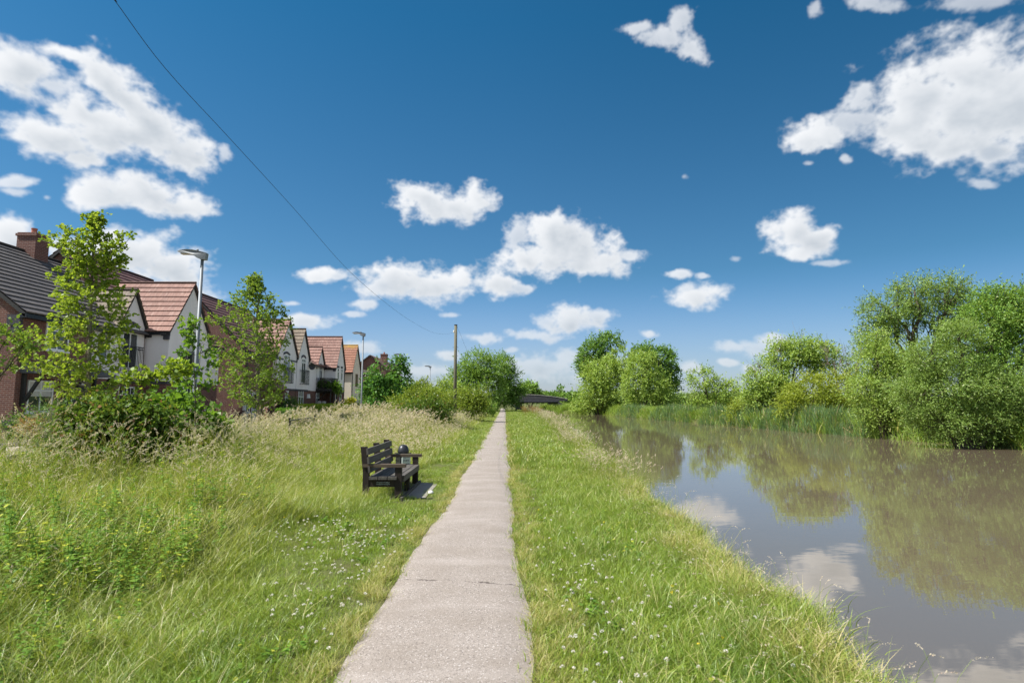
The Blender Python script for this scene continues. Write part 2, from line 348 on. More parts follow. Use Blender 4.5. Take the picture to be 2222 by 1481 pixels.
# ------------------------------------------------------------------ world, sun, camera
SUN_AZ = math.radians(-105)   # measured from +Y towards +X
SUN_EL = math.radians(52)
w = bpy.data.worlds.new('World'); sc.world = w; w.use_nodes = True
class WN(N):
    def __init__(s, tree): s.t = tree
wt = w.node_tree; wt.nodes.clear(); n = WN(wt)
out = wt.nodes.new('ShaderNodeOutputWorld'); bg = wt.nodes.new('ShaderNodeBackground'); wt.links.new(bg.outputs[0], out.inputs[0])
sky = wt.nodes.new('ShaderNodeTexSky'); sky.sky_type = 'NISHITA'; sky.sun_disc = False
sky.sun_elevation = SUN_EL; sky.sun_rotation = SUN_AZ % (2*PI); sky.altitude = 0; sky.air_density = 1.0; sky.dust_density = .35; sky.ozone_density = 3.0
def azel(px, py):
    d = ray(px, py).normalized(); return math.atan2(d.x, d.y), math.asin(d.z)
CL = [(35,150,95,48,22,1),(110,185,50,22,25,.8),(150,120,75,18,14,1),(235,165,75,38,35,1),(290,230,75,45,35,1),(165,235,55,55,0,1),(230,280,110,60,10,1),(340,290,100,55,30,1),
 (110,300,95,42,20,1),(400,335,60,38,30,1),(180,345,60,22,5,1),(485,335,22,18,40,.7),
 (290,410,105,36,8,1),(200,425,60,26,0,1),(410,450,55,25,0,1),(330,440,70,25,5,1),(30,395,55,13,-5,.8),(30,415,40,12,5,.7),(97,430,14,9,0,.45),
 (10,515,60,38,0,1),(300,560,110,50,0,1),(380,575,75,45,10,1),(230,530,60,30,0,1),(400,625,60,26,10,1),(150,540,60,30,0,.9),
 (915,432,58,38,0,1),(960,455,60,26,10,1),(1015,440,54,36,0,1),(1070,452,14,10,0,.7),
 (1190,505,72,44,0,1),(1250,540,78,50,0,1),(1180,560,105,34,-5,1),(1290,570,80,28,0,1),(1120,520,36,36,0,.75),(1370,558,32,14,-10,.85),
 (860,610,88,36,0,1),(940,622,90,32,0,1),(990,605,40,24,0,1),(1080,615,52,28,5,1),(1130,625,34,16,0,.8),(820,620,50,26,0,.9),
 (700,597,48,15,0,1),(793,662,32,12,0,.85),(635,659,20,7,0,.7),(768,684,22,7,0,.7),(670,697,60,15,0,.95),(735,600,24,9,0,.8),(700,750,60,14,0,.7),(780,755,55,15,0,.7),
 (1240,692,70,26,0,.95),(1305,684,36,15,0,.85),(1185,695,30,14,0,.7),(1510,640,62,25,0,1),(1490,625,30,14,0,.8),(1470,593,28,9,0,.85),(1525,600,16,7,0,.7),(1407,722,22,10,0,.8),
 (1720,505,55,42,0,1),(1765,520,45,36,0,1),(1735,545,50,22,0,1),(1595,562,14,7,0,.45),(1800,570,50,8,-5,.6),
 (2000,230,110,105,0,1),(2110,160,100,85,0,1),(2090,250,150,95,0,1),(2200,220,100,130,0,1),(2030,315,130,42,8,1),(2150,330,60,26,0,.8),(1770,292,72,32,-8,1),(1862,215,26,52,15,.8),(1850,270,60,36,0,.75),(1835,345,14,12,0,.7),(1757,355,16,7,0,.5),(2140,400,34,12,10,.6),
 (1900,2,62,24,5,.7),(2110,4,110,22,-4,.6),(1770,20,16,22,20,.6),(1390,60,48,14,-5,.75),(1450,75,60,26,-5,.8),(1500,105,44,26,20,.85),(1480,45,30,28,-40,.75),(1487,382,12,7,0,.42),
 (1590,752,46,15,0,.7),(1690,742,46,18,0,.8),(1660,760,70,16,0,.65),(1580,787,27,8,0,.75),(1640,803,30,13,0,.8),(1500,800,32,14,0,.7),(1540,660,1,1,0,.1),
 (1170,728,70,14,3,.75),(1050,735,50,13,0,.75),(980,684,24,7,0,.65),(1110,760,20,7,0,.6),(1235,780,60,26,0,.72),(1170,800,110,30,-8,.7),(1110,790,34,18,0,.7),(970,770,30,13,0,.8),(920,805,70,16,0,.65),(1300,810,150,24,0,.5),(1350,790,90,20,0,.5),(600,720,60,16,0,.6)]
def gnoise(x, y, seed):
    r = np.random.default_rng(seed); th = r.random((256, 256), dtype=np.float32)*np.float32(2*PI); gxx = np.cos(th); gyy = np.sin(th)
    xi = np.floor(x).astype(np.int32); yi = np.floor(y).astype(np.int32); fx = x - xi; fy = y - yi
    u = fx*fx*fx*(fx*(fx*6-15)+10); v = fy*fy*fy*(fy*(fy*6-15)+10)
    def dot(i, j):
        a = (yi+j) & 255; b_ = (xi+i) & 255
        return gxx[a, b_]*(fx-i) + gyy[a, b_]*(fy-j)
    return (dot(0,0)*(1-u) + dot(1,0)*u)*(1-v) + (dot(0,1)*(1-u) + dot(1,1)*u)*v
def fbm(x, y, o, seed, gain=.55, lac=2.03):
    s_ = 0; a_ = 1.0; t_ = 0
    for k in range(o):
        s_ = s_ + a_*gnoise(x + k*17.3, y + k*9.1, seed + k); t_ += a_; a_ *= gain; x = x*lac; y = y*lac
    return s_/t_*1.6
A0, A1, E0, E1 = math.radians(-58), math.radians(58), math.radians(-1), math.radians(50)
TW, TH = 1900, 840
AZ, EL = np.meshgrid(np.linspace(A0, A1, TW, dtype=np.float32), np.linspace(E0, E1, TH, dtype=np.float32))
dx_, dy_, dz_ = np.sin(AZ)*np.cos(EL), np.cos(AZ)*np.cos(EL), np.sin(EL)
Rm = np.array(cam_rot.transposed()); cxx = Rm[0,0]*dx_+Rm[0,1]*dy_+Rm[0,2]*dz_; cyy = Rm[1,0]*dx_+Rm[1,1]*dy_+Rm[1,2]*dz_; czz = Rm[2,0]*dx_+Rm[2,1]*dy_+Rm[2,2]*dz_
czz = np.minimum(czz, -.15); PXX = cxx/-czz*F0 + W0/2; PYY = H0/2 - cyy/-czz*F0
qx, qy = AZ*18, EL*22
wx = fbm(qx, qy, 4, 11)*42; wy = fbm(qx+40, qy+7, 4, 31)*30
FLD = np.full(PXX.shape, -9.0, np.float32); CPN = np.full(PXX.shape, 1e-9); CPD = np.full(PXX.shape, 1e-9)
for (cx, cy, rx, ry, rot, k) in CL:
    c_, s_ = math.cos(math.radians(rot)), math.sin(math.radians(rot)); q_ = 1.7*max(rx, ry) + 60
    bb = np.abs(PXX - cx) + np.where(czz > -.16, 1e9, 0) < q_; bb &= np.abs(PYY - cy) < q_
    rr_, cc_ = np.where(bb.any(1))[0], np.where(bb.any(0))[0]
    if not len(rr_) or not len(cc_): continue
    W_ = (slice(rr_[0], rr_[-1]+1), slice(cc_[0], cc_[-1]+1))
    ux = PXX[W_] + wx[W_]*min(1, ry/40) - cx; uy = PYY[W_] + wy[W_]*min(1, ry/40) - cy
    r_ = np.sqrt(((ux*c_ + uy*s_)/(rx*1.20))**2 + ((-ux*s_ + uy*c_)/(ry*1.22))**2)
    f_ = 1 - (1-k)*.5 - r_
    wgt = np.exp(7*np.clip(f_, -1.5, 1)); CPN[W_] += k*wgt; CPD[W_] += wgt
    m_ = np.maximum(FLD[W_], f_); FLD[W_] = m_ + .06*np.log1p(np.exp(np.clip(-np.abs(FLD[W_] - f_)/.06, -40, 0)))
NZ = fbm(qx*1.5, qy*1.6, 7, 51, .5); BL = 1 - 2*np.abs(fbm(qx*2.2+5, qy*2.4, 6, 71, .55))
NZ3 = fbm(qx*6.5+3, qy*8+1, 5, 91, .62)
CAP = np.clip(CPN/CPD, 0, 1)**1.15
DN = FLD + NZ*.52 + (BL-.62)*.18 + NZ3*.13*(1.3 - CAP)
AL = np.clip((DN + .12)/.70, 0, 1); AL = AL*AL*(3-2*AL)*CAP
TH_ = np.clip(DN/.8, 0, 1.3)
acc = np.zeros_like(AL)
for k in range(1, 15):
    acc += np.roll(np.roll(TH_, 3*k, 1), -2*k, 0)*(1 - k/16)
SH = np.clip(acc/5.5*np.clip(DN*2.2-.15, 0, 1)*(.75 + .7*NZ), 0, 1)
for _ in range(2):
    for ax_ in (0, 1):
        SH = sum(np.roll(SH, k_, ax_) for k_ in range(-4, 5))/9
SH = np.clip(SH*(.8 + .5*fbm(qx*1.2+9, qy*1.4, 4, 131)), 0, 1)
im = bpy.data.images.new('clouds', TW, TH, float_buffer=True, is_data=True)
im.pixels.foreach_set(np.stack([AL, SH, np.zeros_like(AL), np.ones_like(AL)], -1).astype(np.float32).ravel()); im.pack() if False else None
tc = wt.nodes.new('ShaderNodeTexCoord'); dirn = tc.outputs['Generated']
sp = wt.nodes.new('ShaderNodeSeparateXYZ'); wt.links.new(dirn, sp.inputs[0])
az = n.math('ARCTAN2', sp.outputs[0], sp.outputs[1]); el = n.math('ARCSINE', sp.outputs[2])
cb = wt.nodes.new('ShaderNodeCombineXYZ'); wt.links.new(n.math('DIVIDE', n.math('SUBTRACT', az, A0), A1-A0), cb.inputs[0]); wt.links.new(n.math('DIVIDE', n.math('SUBTRACT', el, E0), E1-E0), cb.inputs[1])
ti = wt.nodes.new('ShaderNodeTexImage'); ti.image = im; ti.extension = 'CLIP'; ti.interpolation = 'Cubic'; wt.links.new(cb.outputs[0], ti.inputs[0])
ts = wt.nodes.new('ShaderNodeSeparateColor'); wt.links.new(ti.outputs[0], ts.inputs[0])
alpha = ts.outputs[0]; shade = ts.outputs[1]
K = 10.0
ccol = n.mix(n.math('MULTIPLY', shade, .85), (.56*K,.57*K,.585*K), (.30*K,.335*K,.375*K))
low = n.ramp(el, .0, .22)
ccol = n.mix(n.math('MULTIPLY', n.math('SUBTRACT', 1.0, low), .55), ccol, (.31*K,.35*K,.38*K))
hs = wt.nodes.new('ShaderNodeHueSaturation'); wt.links.new(sky.outputs[0], hs.inputs['Color']); hs.inputs['Saturation'].default_value = 1.0; hs.inputs['Value'].default_value = 1.0
tint = n.mix(n.ramp(el, .0, .22), (.66,.68,.90), (.30,.53,.62))
tint = n.mix(n.ramp(el, .22, .62), tint, (.125,.51,.63))
skyc = n.mix(1.0, hs.outputs[0], tint, 'MULTIPLY')
skyc = n.mix(n.math('MULTIPLY', n.ramp(az, 0.0, 1.0), .9), skyc, n.mix(1.0, skyc, (.68,.78,.78), 'MULTIPLY'))
hzn = n.math('MULTIPLY', n.math('POWER', n.math('SUBTRACT', 1.0, n.ramp(el, -.02, .20)), 1.6), .85)
skyc = n.mix(hzn, skyc, (2.35,2.75,3.05))
fill_cloud = n.math('MULTIPLY', n.ramp(n.math('ABSOLUTE', az), 1.05, 1.5), n.math('ADD', .25, n.math('MULTIPLY', n.ramp(n.noise(dirn, 3.5, 3), .45, .6), .6)))  # bright cloud cover added outside the view to fill the shaded house fronts
skyc = n.mix(fill_cloud, skyc, (.62*K*.75,.64*K*.75,.68*K*.75))
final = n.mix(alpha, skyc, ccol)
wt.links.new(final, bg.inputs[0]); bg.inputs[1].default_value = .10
sun = bpy.data.lights.new('sun', 'SUN'); sun.energy = 5.0; sun.angle = math.radians(.53); sun.color = (1, .955, .88)
so = bpy.data.objects.new('sun', sun); C.objects.link(so)
sd = Vector((math.sin(SUN_AZ)*math.cos(SUN_EL), math.cos(SUN_AZ)*math.cos(SUN_EL), math.sin(SUN_EL)))
so.rotation_euler = (-sd).to_track_quat('-Z', 'Y').to_euler()
cam = bpy.data.cameras.new('camera'); cam.sensor_width = 36; cam.lens = F0/W0*36; cam.clip_end = 5000; cam.clip_start = .05
co = bpy.data.objects.new('camera', cam); C.objects.link(co); co.location = (0, 0, EYE); co.rotation_euler = cam_rot.to_euler()
cam.dof.use_dof = True; cam.dof.focus_distance = 11; cam.dof.aperture_fstop = 2.4
sc.camera = co
sc.view_settings.view_transform = 'Standard'; sc.view_settings.look = 'None'; sc.view_settings.exposure = 0.80; sc.view_settings.gamma = 1
sc.cycles.max_bounces = 6; sc.cycles.diffuse_bounces = 3; sc.cycles.glossy_bounces = 3; sc.cycles.transmission_bounces = 3; sc.cycles.transparent_max_bounces = 4
sc.cycles.caustics_reflective = False; sc.cycles.caustics_refractive = False
w.cycles.sampling_method = 'MANUAL'; w.cycles.sample_map_resolution = 1024
# ------------------------------------------------------------------ houses
GZ0 = .3
def slope(name, m, e0, e1, r0, r1, parent, n=None, out=None, riser=.05, extra=.02):
    """roof slope: eave e0->e1, ridge r0->r1, stepped courses"""
    e0, e1, r0, r1 = map(Vector, (e0, e1, r0, r1))
    L = ((r0 - e0).length + (r1 - e1).length)/2; n = n or max(2, int(round(L/.36)))
    nm = (e1 - e0).cross(r0 - e0); nm = nm.normalized() if nm.length > 1e-6 else (r1 - r0).cross(r0 - e0).normalized()
    if nm.z < 0: nm = -nm
    u_ax = (e1 - e0).normalized() if (e1-e0).length > 1e-4 else (r1-r0).normalized()
    b = MB()
    for k in range(n):
        t0, t1 = k/n, (k+1)/n + .012
        a0, a1 = e0.lerp(r0, t0), e1.lerp(r1, t0); b0, b1 = e0.lerp(r0, min(t1, 1)), e1.lerp(r1, min(t1, 1))
        lo = nm*(riser + extra); hi = nm*extra
        U = lambda p: (p - e0).dot(u_ax)
        V = [a0 + lo, a1 + lo, b1 + hi, b0 + hi, a0 + nm*(extra - .02), a1 + nm*(extra - .02)]
        b.add(V, [(0,1,2,3), (4,5,1,0)], [[(U(a0), k+.02), (U(a1), k+.02), (U(b1), k+.98), (U(b0), k+.98)], [(U(a0), k), (U(a1), k), (U(a1), k+.02), (U(a0), k+.02)]])
    # underside
    b.add([e0 - nm*.03, e1 - nm*.03, r1 - nm*.03, r0 - nm*.03], [(3,2,1,0)])
    return b.build(name, m, parent)
def window(parent, o, u, out, w, h, cols=2, top=None, frame='white_frame', sill=True, curtain=False, name='window', arch=False):
    """o = lower-left corner on the wall face, u = along, out = outward normal"""
    o, u, out = Vector(o), Vector(u), Vector(out); z = Vector((0,0,1)); f = MB(); t = .065
    def bar(a, b_, z0, z1, d0=.0, d1=.05): f.obox(o + u*a + z*z0 + out*d0, u*(b_-a), out*(d1-d0), z*(z1-z0))
    bar(0, t, 0, h); bar(w-t, w, 0, h); bar(t, w-t, 0, t); bar(t, w-t, h-t, h)
    for k in range(1, cols): bar(w*k/cols-.03, w*k/cols+.03, t, h-t, 0, .043)
    if top: bar(t, w-t, top-.03, top+.03, 0, .047)
    if top and cols > 1:
        for k in range(cols): bar(w*(k+.5)/cols-.012, w*(k+.5)/cols+.012, top+.03, h-t, 0, .036)
    fr = f.build(name, M[frame], parent)
    g = MB(); g.obox(o + u*t + z*t + out*.004, u*(w-2*t), out*.012, z*(h-2*t)); g.build('pane', M['glass'], fr).location = (0,0,0)
    if curtain:
        c = MB(); c.obox(o + u*t*1.3 + z*h*.5 + out*.017, u*(w-2.6*t), out*.004, z*(h*.5-t)); c.build('blind', M['curtain'], fr).location = (0,0,0)
    if sill:
        s = MB(); s.obox(o - u*.05 - z*.06, u*(w+.1), out*.09, z*.06); s.build('sill', M['white_frame'], fr).location = (0,0,0)
    return fr
EX = Vector((1,0,0)); UY = Vector((0,1,0)); NY = Vector((0,-1,0)); UX = Vector((1,0,0))
def railing(parent, Xf, y0, y1, z0, z1, proj=.22, gap=.11, name='balcony_railing'):
    b = MB(); r = .012
    for z in (z0 + .03, z1 - .12, z1):
        b.box(Xf+proj-.012, Xf+proj+.012, y0, y1, z-.015, z+.015)
        for y in (y0, y1): b.box(Xf+.02, Xf+proj-.012, y-.012, y+.012, z-.015, z+.015)
    k = int((y1-y0)/gap)
    for i in range(k+1):
        y = y0 + (y1-y0)*i/k; b.box(Xf+proj-.009, Xf+proj+.009, y-.009, y+.009, z0, z1)
    for i in range(1, max(2, int(proj/gap))):
        for y in (y0, y1): x = Xf + proj*i/max(2, int(proj/gap)); b.box(x-.009, x+.009, y-.009, y+.009, z0, z1)
    return b.build(name, M['black_metal'], parent)
def gable(h, Y0, Y1, Xf, Xb, ze, za, tiles, split=2.72, upper='white_render', lower='brick', over=.16, band=True, z0=.1, corbels=True):
    ym = (Y0+Y1)/2
    if split: MB().box(Xb, Xf, Y0, Y1, z0, split).build('wall', M[lower], h)
    MB().prism([(Y0-.0, split or z0), (Y1, split or z0), (Y1, ze), (ym, za-.06), (Y0, ze)], 'x', Xb, Xf + .025).build('gable_wall', M[upper], h)
    if band and split:
        MB().box(Xb, Xf+.06, Y0-.03, Y1+.03, split-.16, split-.01).build('brick_band', M['blue_brick'], h)
    tn = (za-ze)/(ym-Y0)
    def E(y): return za - abs(y-ym)*tn
    x0, x1 = Xb, Xf+.17
    e = over
    slope('roof_slope', M[tiles], (x0, Y0-e, E(Y0-e)), (x1, Y0-e, E(Y0-e)), (x0, ym, za), (x1, ym, za), h)
    slope('roof_slope', M[tiles], (x1, Y1+e, E(Y1+e)), (x0, Y1+e, E(Y1+e)), (x1, ym, za), (x0, ym, za), h)
    b = MB(); b.tube([(x0, ym, za+.05), (x1, ym, za+.05)], .075, 8); b.build('ridge_tile', M[tiles], h)
    for s_ in (Y0-e, Y1+e):
        MB().obox((Xf+.03, s_, E(s_)-.15), (.11, 0, 0), (0, ym-s_, za-E(s_)), (0, 0, .15)).build('bargeboard', M['black_timber'], h)
    MB().box(x0, Xf-.0, Y0-e-.03, Y0-.03, E(Y0-e)-.16, E(Y0-e)-.03).build('gutter', M['black_metal'], h); MB().box(x0, Xf, Y1+.03, Y1+e+.03, E(Y0-e)-.16, E(Y0-e)-.03).build('gutter', M['black_metal'], h)
    if corbels:
        for s_, d in ((Y0, -1), (Y1, 1)):
            b = MB(); b.box(Xf-.32, Xf+.07, s_ + d*(-.02), s_ + d*.13, ze-.42, ze-.12); b.box(Xf-.22, Xf+.05, s_ - d*.02, s_ + d*.10, ze-.62, ze-.42); b.build('corbel', M['blue_brick'], h)
def arch(h, Xf, yc, w, z, m='blue_brick'):
    b = MB(); k = 9; P = []
    for i in range(k): t = i/(k-1); P.append((yc-w/2 + w*t, z + .16*math.sin(PI*t)))
    Q = [(y, zz+.16) for y, zz in P][::-1]
    for i in range(k-1):
        b.prism([P[i], P[i+1], Q[k-2-i], Q[k-1-i]], 'x', Xf+.02, Xf+.07)
    b.build('window_arch', M[m], h)
def house(name, x, y, label, group='houses in the terrace beside the towpath'):
    return thing(name, (x, y, GZ0), label, 'house', group)
def main_body(h, Y0, Y1, Xf, Xr, ze, zr, tiles, wall='brick', z0=.1, Xb=None, over=.12):
    Xb = Xb or (2*Xr - Xf)
    MB().prism([(Xb, z0), (Xf, z0), (Xf, ze), (Xr, zr-.05), (Xb, ze)], 'y', Y0, Y1).build('wall', M[wall], h)
    y0, y1 = Y0-over, Y1+over; tn = (zr-ze)/(Xf-Xr); e = .28
    slope('roof_slope', M[tiles], (Xf+e, y0, ze-e*tn), (Xf+e, y1, ze-e*tn), (Xr, y0, zr), (Xr, y1, zr), h)
    slope('roof_slope', M[tiles], (Xb-e, y1, ze-e*tn), (Xb-e, y0, ze-e*tn), (Xr, y1, zr), (Xr, y0, zr), h)
    MB().tube([(Xr, y0, zr+.05), (Xr, y1, zr+.05)], .08, 8).build('ridge_tile', M[tiles], h)
    for xx in (Xf+e, Xb-e):
        for yq in (y0, y1-.10): MB().obox((xx, yq, ze-e*tn-.17), (0, .10, 0), (Xr-xx, 0, zr-(ze-e*tn)), (0, 0, .15)).build('bargeboard', M['black_timber'], h)
    b = MB(); b.box(Xf+.02, Xf+e+.06, y0, y1, ze-e*tn-.17, ze-e*tn-.04); b.build('gutter', M['black_metal'], h)
def downpipe(h, x, y, z1): MB().tube([(x, y, .3), (x, y, z1)], .04, 8).build('downpipe', M['black_metal'], h)
def chimney(h, x, y, z0, z1, s=.45, pots=1):
    b = MB(); b.box(x-s, x+s, y-s*.9, y+s*.9, z0, z1-.18); b.box(x-s-.05, x+s+.05, y-s*.9-.05, y+s*.9+.05, z1-.18, z1-.06); b.box(x-s, x+s, y-s*.9, y+s*.9, z1-.06, z1)
    c = b.build('chimney', M['brick'], h)
    for k in range(pots):
        p = MB(); p.lathe([(.13, z1), (.11, z1+.22), (.13, z1+.25), (.13, z1+.3), (.09, z1+.3)], (x + (k-(pots-1)/2)*.35, y), 12); p.build('chimney_pot', M['terracotta'], c).location = (0,0,0)
XA, XC = -18.4, -17.2
# --- house at the left edge: grey roof, brick, with the small white gable at its far end
h = house('end_house', XA, 25, 'brick end house with dark grey tiled roof, chimney and small white gable')
MB().prism([(-27.6, .1), (XA, .1), (XA, 5.25), (-23, 8.75), (-27.6, 5.25)], 'y', 21.7, 29.1).build('wall', M['brick'], h)
MB().box(-27.63, XA+.03, 21.66, 29.1, .75, .98).build('plinth_band', M['blue_brick'], h)
y0, y1, tn = 21.5, 29.1, 3.5/4.6
slope('roof_slope', M['grey_tiles'], (XA+.3, y0, 5.25-.3*tn), (XA+.3, y1, 5.25-.3*tn), (-23, y0, 8.8), (-23, y1, 8.8), h)
slope('roof_slope', M['grey_tiles'], (-27.9, y1, 5.25-.3*tn), (-27.9, y0, 5.25-.3*tn), (-23, y1, 8.8), (-23, y0, 8.8), h)
MB().tube([(-23, y0, 8.85), (-23, y1, 8.85)], .08, 8).build('ridge_tile', M['grey_tiles'], h)
b = MB(); b.obox((XA+.3, y0, 4.85), (0,.12,0), (-4.9,0,3.77), (0,0,.17)); b.build('bargeboard', M['black_timber'], h); b = MB(); b.obox((-27.9, y0, 4.85), (0,.12,0), (4.9,0,3.77), (0,0,.17)); b.build('bargeboard', M['black_timber'], h)
b = MB(); b.box(XA-.4, XA+.1, 21.54, 21.68, 4.55, 4.95); b.box(XA-.25, XA+.05, 21.56, 21.68, 4.25, 4.55); b.build('corbel', M['blue_brick'], h)
MB().box(XA+.02, XA+.36, y0, 27.0, 4.83, 4.98).build('gutter', M['black_metal'], h)
MB().box(XA, XA+.03, 25.5, 27.1, 2.72, 5.1).build('white_wall', M['white_render'], h)
chimney(h, -22.9, 27.3, 8.2, 9.75)
window(h, (XA, 22.25, 1.25), UY, EX, 1.25, 1.25, 2, .85, curtain=True)
window(h, (XA, 22.9, 3.75), UY, EX, 1.2, 1.15, 2, .8)
window(h, (XA+.03, 25.75, 3.6), UY, EX, .7, 1.2, 1, .8)
d = MB(); d.box(XA+.0, XA+.05, 24.5, 25.4, .35, 2.4); dd = d.build('door', M['satin_dark'], h); MB().box(XA+.05, XA+.09, 25.25, 25.29, 1.3, 1.36).build('handle', M['galvanised'], dd).location = (0,0,0)
b = MB(); b.box(XA, XA+.07, 24.42, 24.5, .35, 2.5); b.box(XA, XA+.07, 25.4, 25.48, .35, 2.5); b.box(XA, XA+.07, 24.5, 25.4, 2.4, 2.5); b.build('door_frame', M['white_frame'], h)
cn = MB(); cn.prism([(XA, 2.75), (XA+.95, 2.75), (XA+.95, 2.85), (XA, 3.2)], 'y', 21.85, 25.9); cp = cn.build('canopy', M['lead'], h)
for yy in (21.95, 24.1, 25.7):
    b = MB(); b.box(XA, XA+.12, yy, yy+.12, 1.5, 2.75); b.obox((XA+.1, yy+.01, 1.7), (.1,0,-.03), (0,.1,0), (.6,0,1.02)); b.build('canopy_bracket', M['black_timber'], cp).location = (0,0,0)
gable(h, 27.1, 29.05, XA+.04, -22, 5.5, 7.15, 'brown_tiles')
arch(h, XA+.04, 27.95, 1.25, 5.28); window(h, (XA+.065, 27.35, 3.25), UY, EX, 1.15, 2.05, 2, 1.75, sill=False)
railing(h, XA+.04, 27.25, 28.65, 3.12, 4.35, .3); window(h, (XA+.04, 27.4, 1.25), UY, EX, 1.15, 1.15, 2, .75)
# --- second house: wide white gable, purple main roof
h = house('gabled_house', XC, 33, 'white gabled house with pink-red roof and black juliet balcony, behind the nearest street lamp')
main_body(h, 29.15, 36.8, XA, -23, 5.35, 9.5, 'purple_tiles')
gable(h, 29.2, 33.1, XC, -23, 5.45, 8.15, 'red_tiles')
arch(h, XC, 30.95, 1.3, 5.3); window(h, (XC+.025, 30.35, 3.25), UY, EX, 1.2, 2.1, 2, 1.75, sill=False, curtain=True)
railing(h, XC, 30.2, 31.75, 3.12, 4.35, .3); window(h, (XC, 30.2, 1.25), UY, EX, 1.3, 1.2, 2, .8)
window(h, (XA, 34.2, 3.6), UY, EX, 1.1, 1.2, 2, .8); window(h, (XA, 34.2, 1.2), UY, EX, 1.1, 1.2, 2, .8)
MB().box(XA, XA+.03, 33.1, 36.8, 2.72, 5.25).build('white_wall', M['white_render'], h); downpipe(h, XA+.1, 33.4, 5.2)
# --- third: brick link with porch and the next wide gable
h = house('gabled_house', XC, 43, 'brick and white house with tiled porch, half hidden by the second young tree')
main_body(h, 38.5, 47.2, XC-.3, -21.3, 5.35, 9.15, 'purple_tiles')
gable(h, 43.2, 47.2, XC, -21.3, 5.5, 8.15, 'red_tiles')
arch(h, XC, 45.0, 1.3, 5.3); window(h, (XC+.025, 44.4, 3.25), UY, EX, 1.3, 2.1, 2, 1.75, sill=False)
railing(h, XC, 44.2, 45.9, 3.12, 4.35, .3)
window(h, (XC, 43.6, 1.0), UY, EX, 2.0, 1.35, 4, 1.0); arch(h, XC, 44.6, 2.1, 2.38, 'white_frame')
window(h, (XC-.3, 37.9+1.0, .95), UY, EX, .65, 1.5, 2, 1.05)
d = MB(); d.box(XC-.3, XC-.24, 39.85, 40.6, .35, 2.4); dd = d.build('door', M['white_frame'], h); MB().box(XC-.24, XC-.22, 39.97, 40.48, 1.2, 2.2).build('door_glass', M['glass'], dd).location = (0,0,0)
MB().box(XC-.3, XC-.08, 36.0+2.6, 38.95, .35, 1.0).build('bin_store', M['stone'], h)
b = MB(); b.box(XC-.3, XC-.16, 36.6+1.95, 38.8, 1.1, 1.75); b.build('meter_box', M['meter_white'], h)
po = MB(); po.box(XC-.3, XC+.9, 40.9, 41.05, .3, 2.55); po.box(XC+.7, XC+.9, 41.05, 41.2, .3, 2.55); po.box(XC-.3, XC-.2, 41.05, 42.5, 2.3, 2.5); po.box(XC-.3, XC+.9, 42.5, 42.65, .3, 2.55); po.box(XC+.7, XC+.9, 42.35, 42.5, .3, 2.55)
p = po.build('porch', M['brick'], h)
for a in (((XC-.3, 40.7, 2.5), (XC+1.1, 40.7, 2.5), (XC-.3, 41.78, 3.35), (XC+.6, 41.78, 3.35)), ((XC+1.1, 42.86, 2.5), (XC-.3, 42.86, 2.5), (XC+.6, 41.78, 3.35), (XC-.3, 41.78, 3.35)), ((XC+1.1, 40.7, 2.5), (XC+1.1, 42.86, 2.5), (XC+.6, 41.77, 3.35), (XC+.6, 41.79, 3.35))):
    slope('porch_roof', M['purple_tiles'], *a, p).location = (0,0,0)
MB().box(XC+.02, XC+.12, 43.0, 43.18, 1.55, 2.1).build('wall_lamp', M['white_frame'], h); downpipe(h, XC-.2, 38.3+.4, 5.1)
# --- fourth: narrow gable
h = house('narrow_gabled_house', XC, 49, 'white house with narrow steep gable, brown-grey roof and satellite dish')
main_body(h, 47.25, 53.6, XC-.9, -21.5, 5.3, 8.3, 'brown_tiles')
gable(h, 47.35, 50.1, XC, -21.5, 5.6, 7.85, 'brown_tiles')
arch(h, XC, 48.8, 1.1, 5.35); window(h, (XC+.025, 48.3, 3.25), UY, EX, 1.0, 2.1, 2, 1.75, sill=False); railing(h, XC, 48.05, 49.6, 3.12, 4.35, .3)
window(h, (XC, 47.95, 1.0), UY, EX, 1.15, 1.65, 2, 1.1)
b = MB(); b.lathe([(.02,0),(.16,.02),(.28,.07),(.30,.09),(.27,.08),(.02,.03)], (0,0), 14)
ds = b.build('satellite_dish', M['black_metal'], h); ds.rotation_euler = (PI/2, 0, .8); ds.location = Vector((XC+.35, 49.95, 4.75)) - h.location
MB().prism([(49.95, 2.0), (50.25, 2.0), (50.1, 2.35)], 'x', XC+.02, XC+.25).build('wall_lamp', M['white_frame'], h)
MB().box(XC-.9, XC-.87, 50.15, 53.6, 2.72, 5.2).build('white_wall', M['white_render'], h)
# --- fifth: small + wide gable with roof terrace balcony
h = house('balcony_house', XC, 57, 'house with paired white gables and large black balcony draped in green climber')
main_body(h, 53.65, 61.1, XA, -23, 5.4, 8.5, 'red_tiles')
gable(h, 55.95, 58.1, XA+.04, -22, 5.5, 7.1, 'red_tiles'); gable(h, 58.2, 61.4, XC, -23, 5.4, 8.45, 'red_tiles')
MB().box(XA, XA+.03, 53.65, 55.9, 2.72, 5.3).build('white_wall', M['white_render'], h)
arch(h, XA+.04, 57.05, .95, 5.15); window(h, (XA+.065, 56.6, 3.2), UY, EX, .9, 2.0, 2, 1.6, sill=False); window(h, (XA+.04, 55.98, 1.0), UY, EX, .9, 1.6, 2, 1.05)
for yy in (58.75, 60.05):
    window(h, (XC+.025, yy, 3.9), UY, EX, .55, 1.25, 1, .85); MB().box(XC+.02, XC+.07, yy-.05, yy+.6, 5.18, 5.38).build('window_arch', M['blue_brick'], h)
window(h, (XC, 59.9, .95), UY, EX, .6, 1.5, 1, 1.0); window(h, (XC, 58.4, .95), UY, EX, .5, 1.5, 1, 1.0)
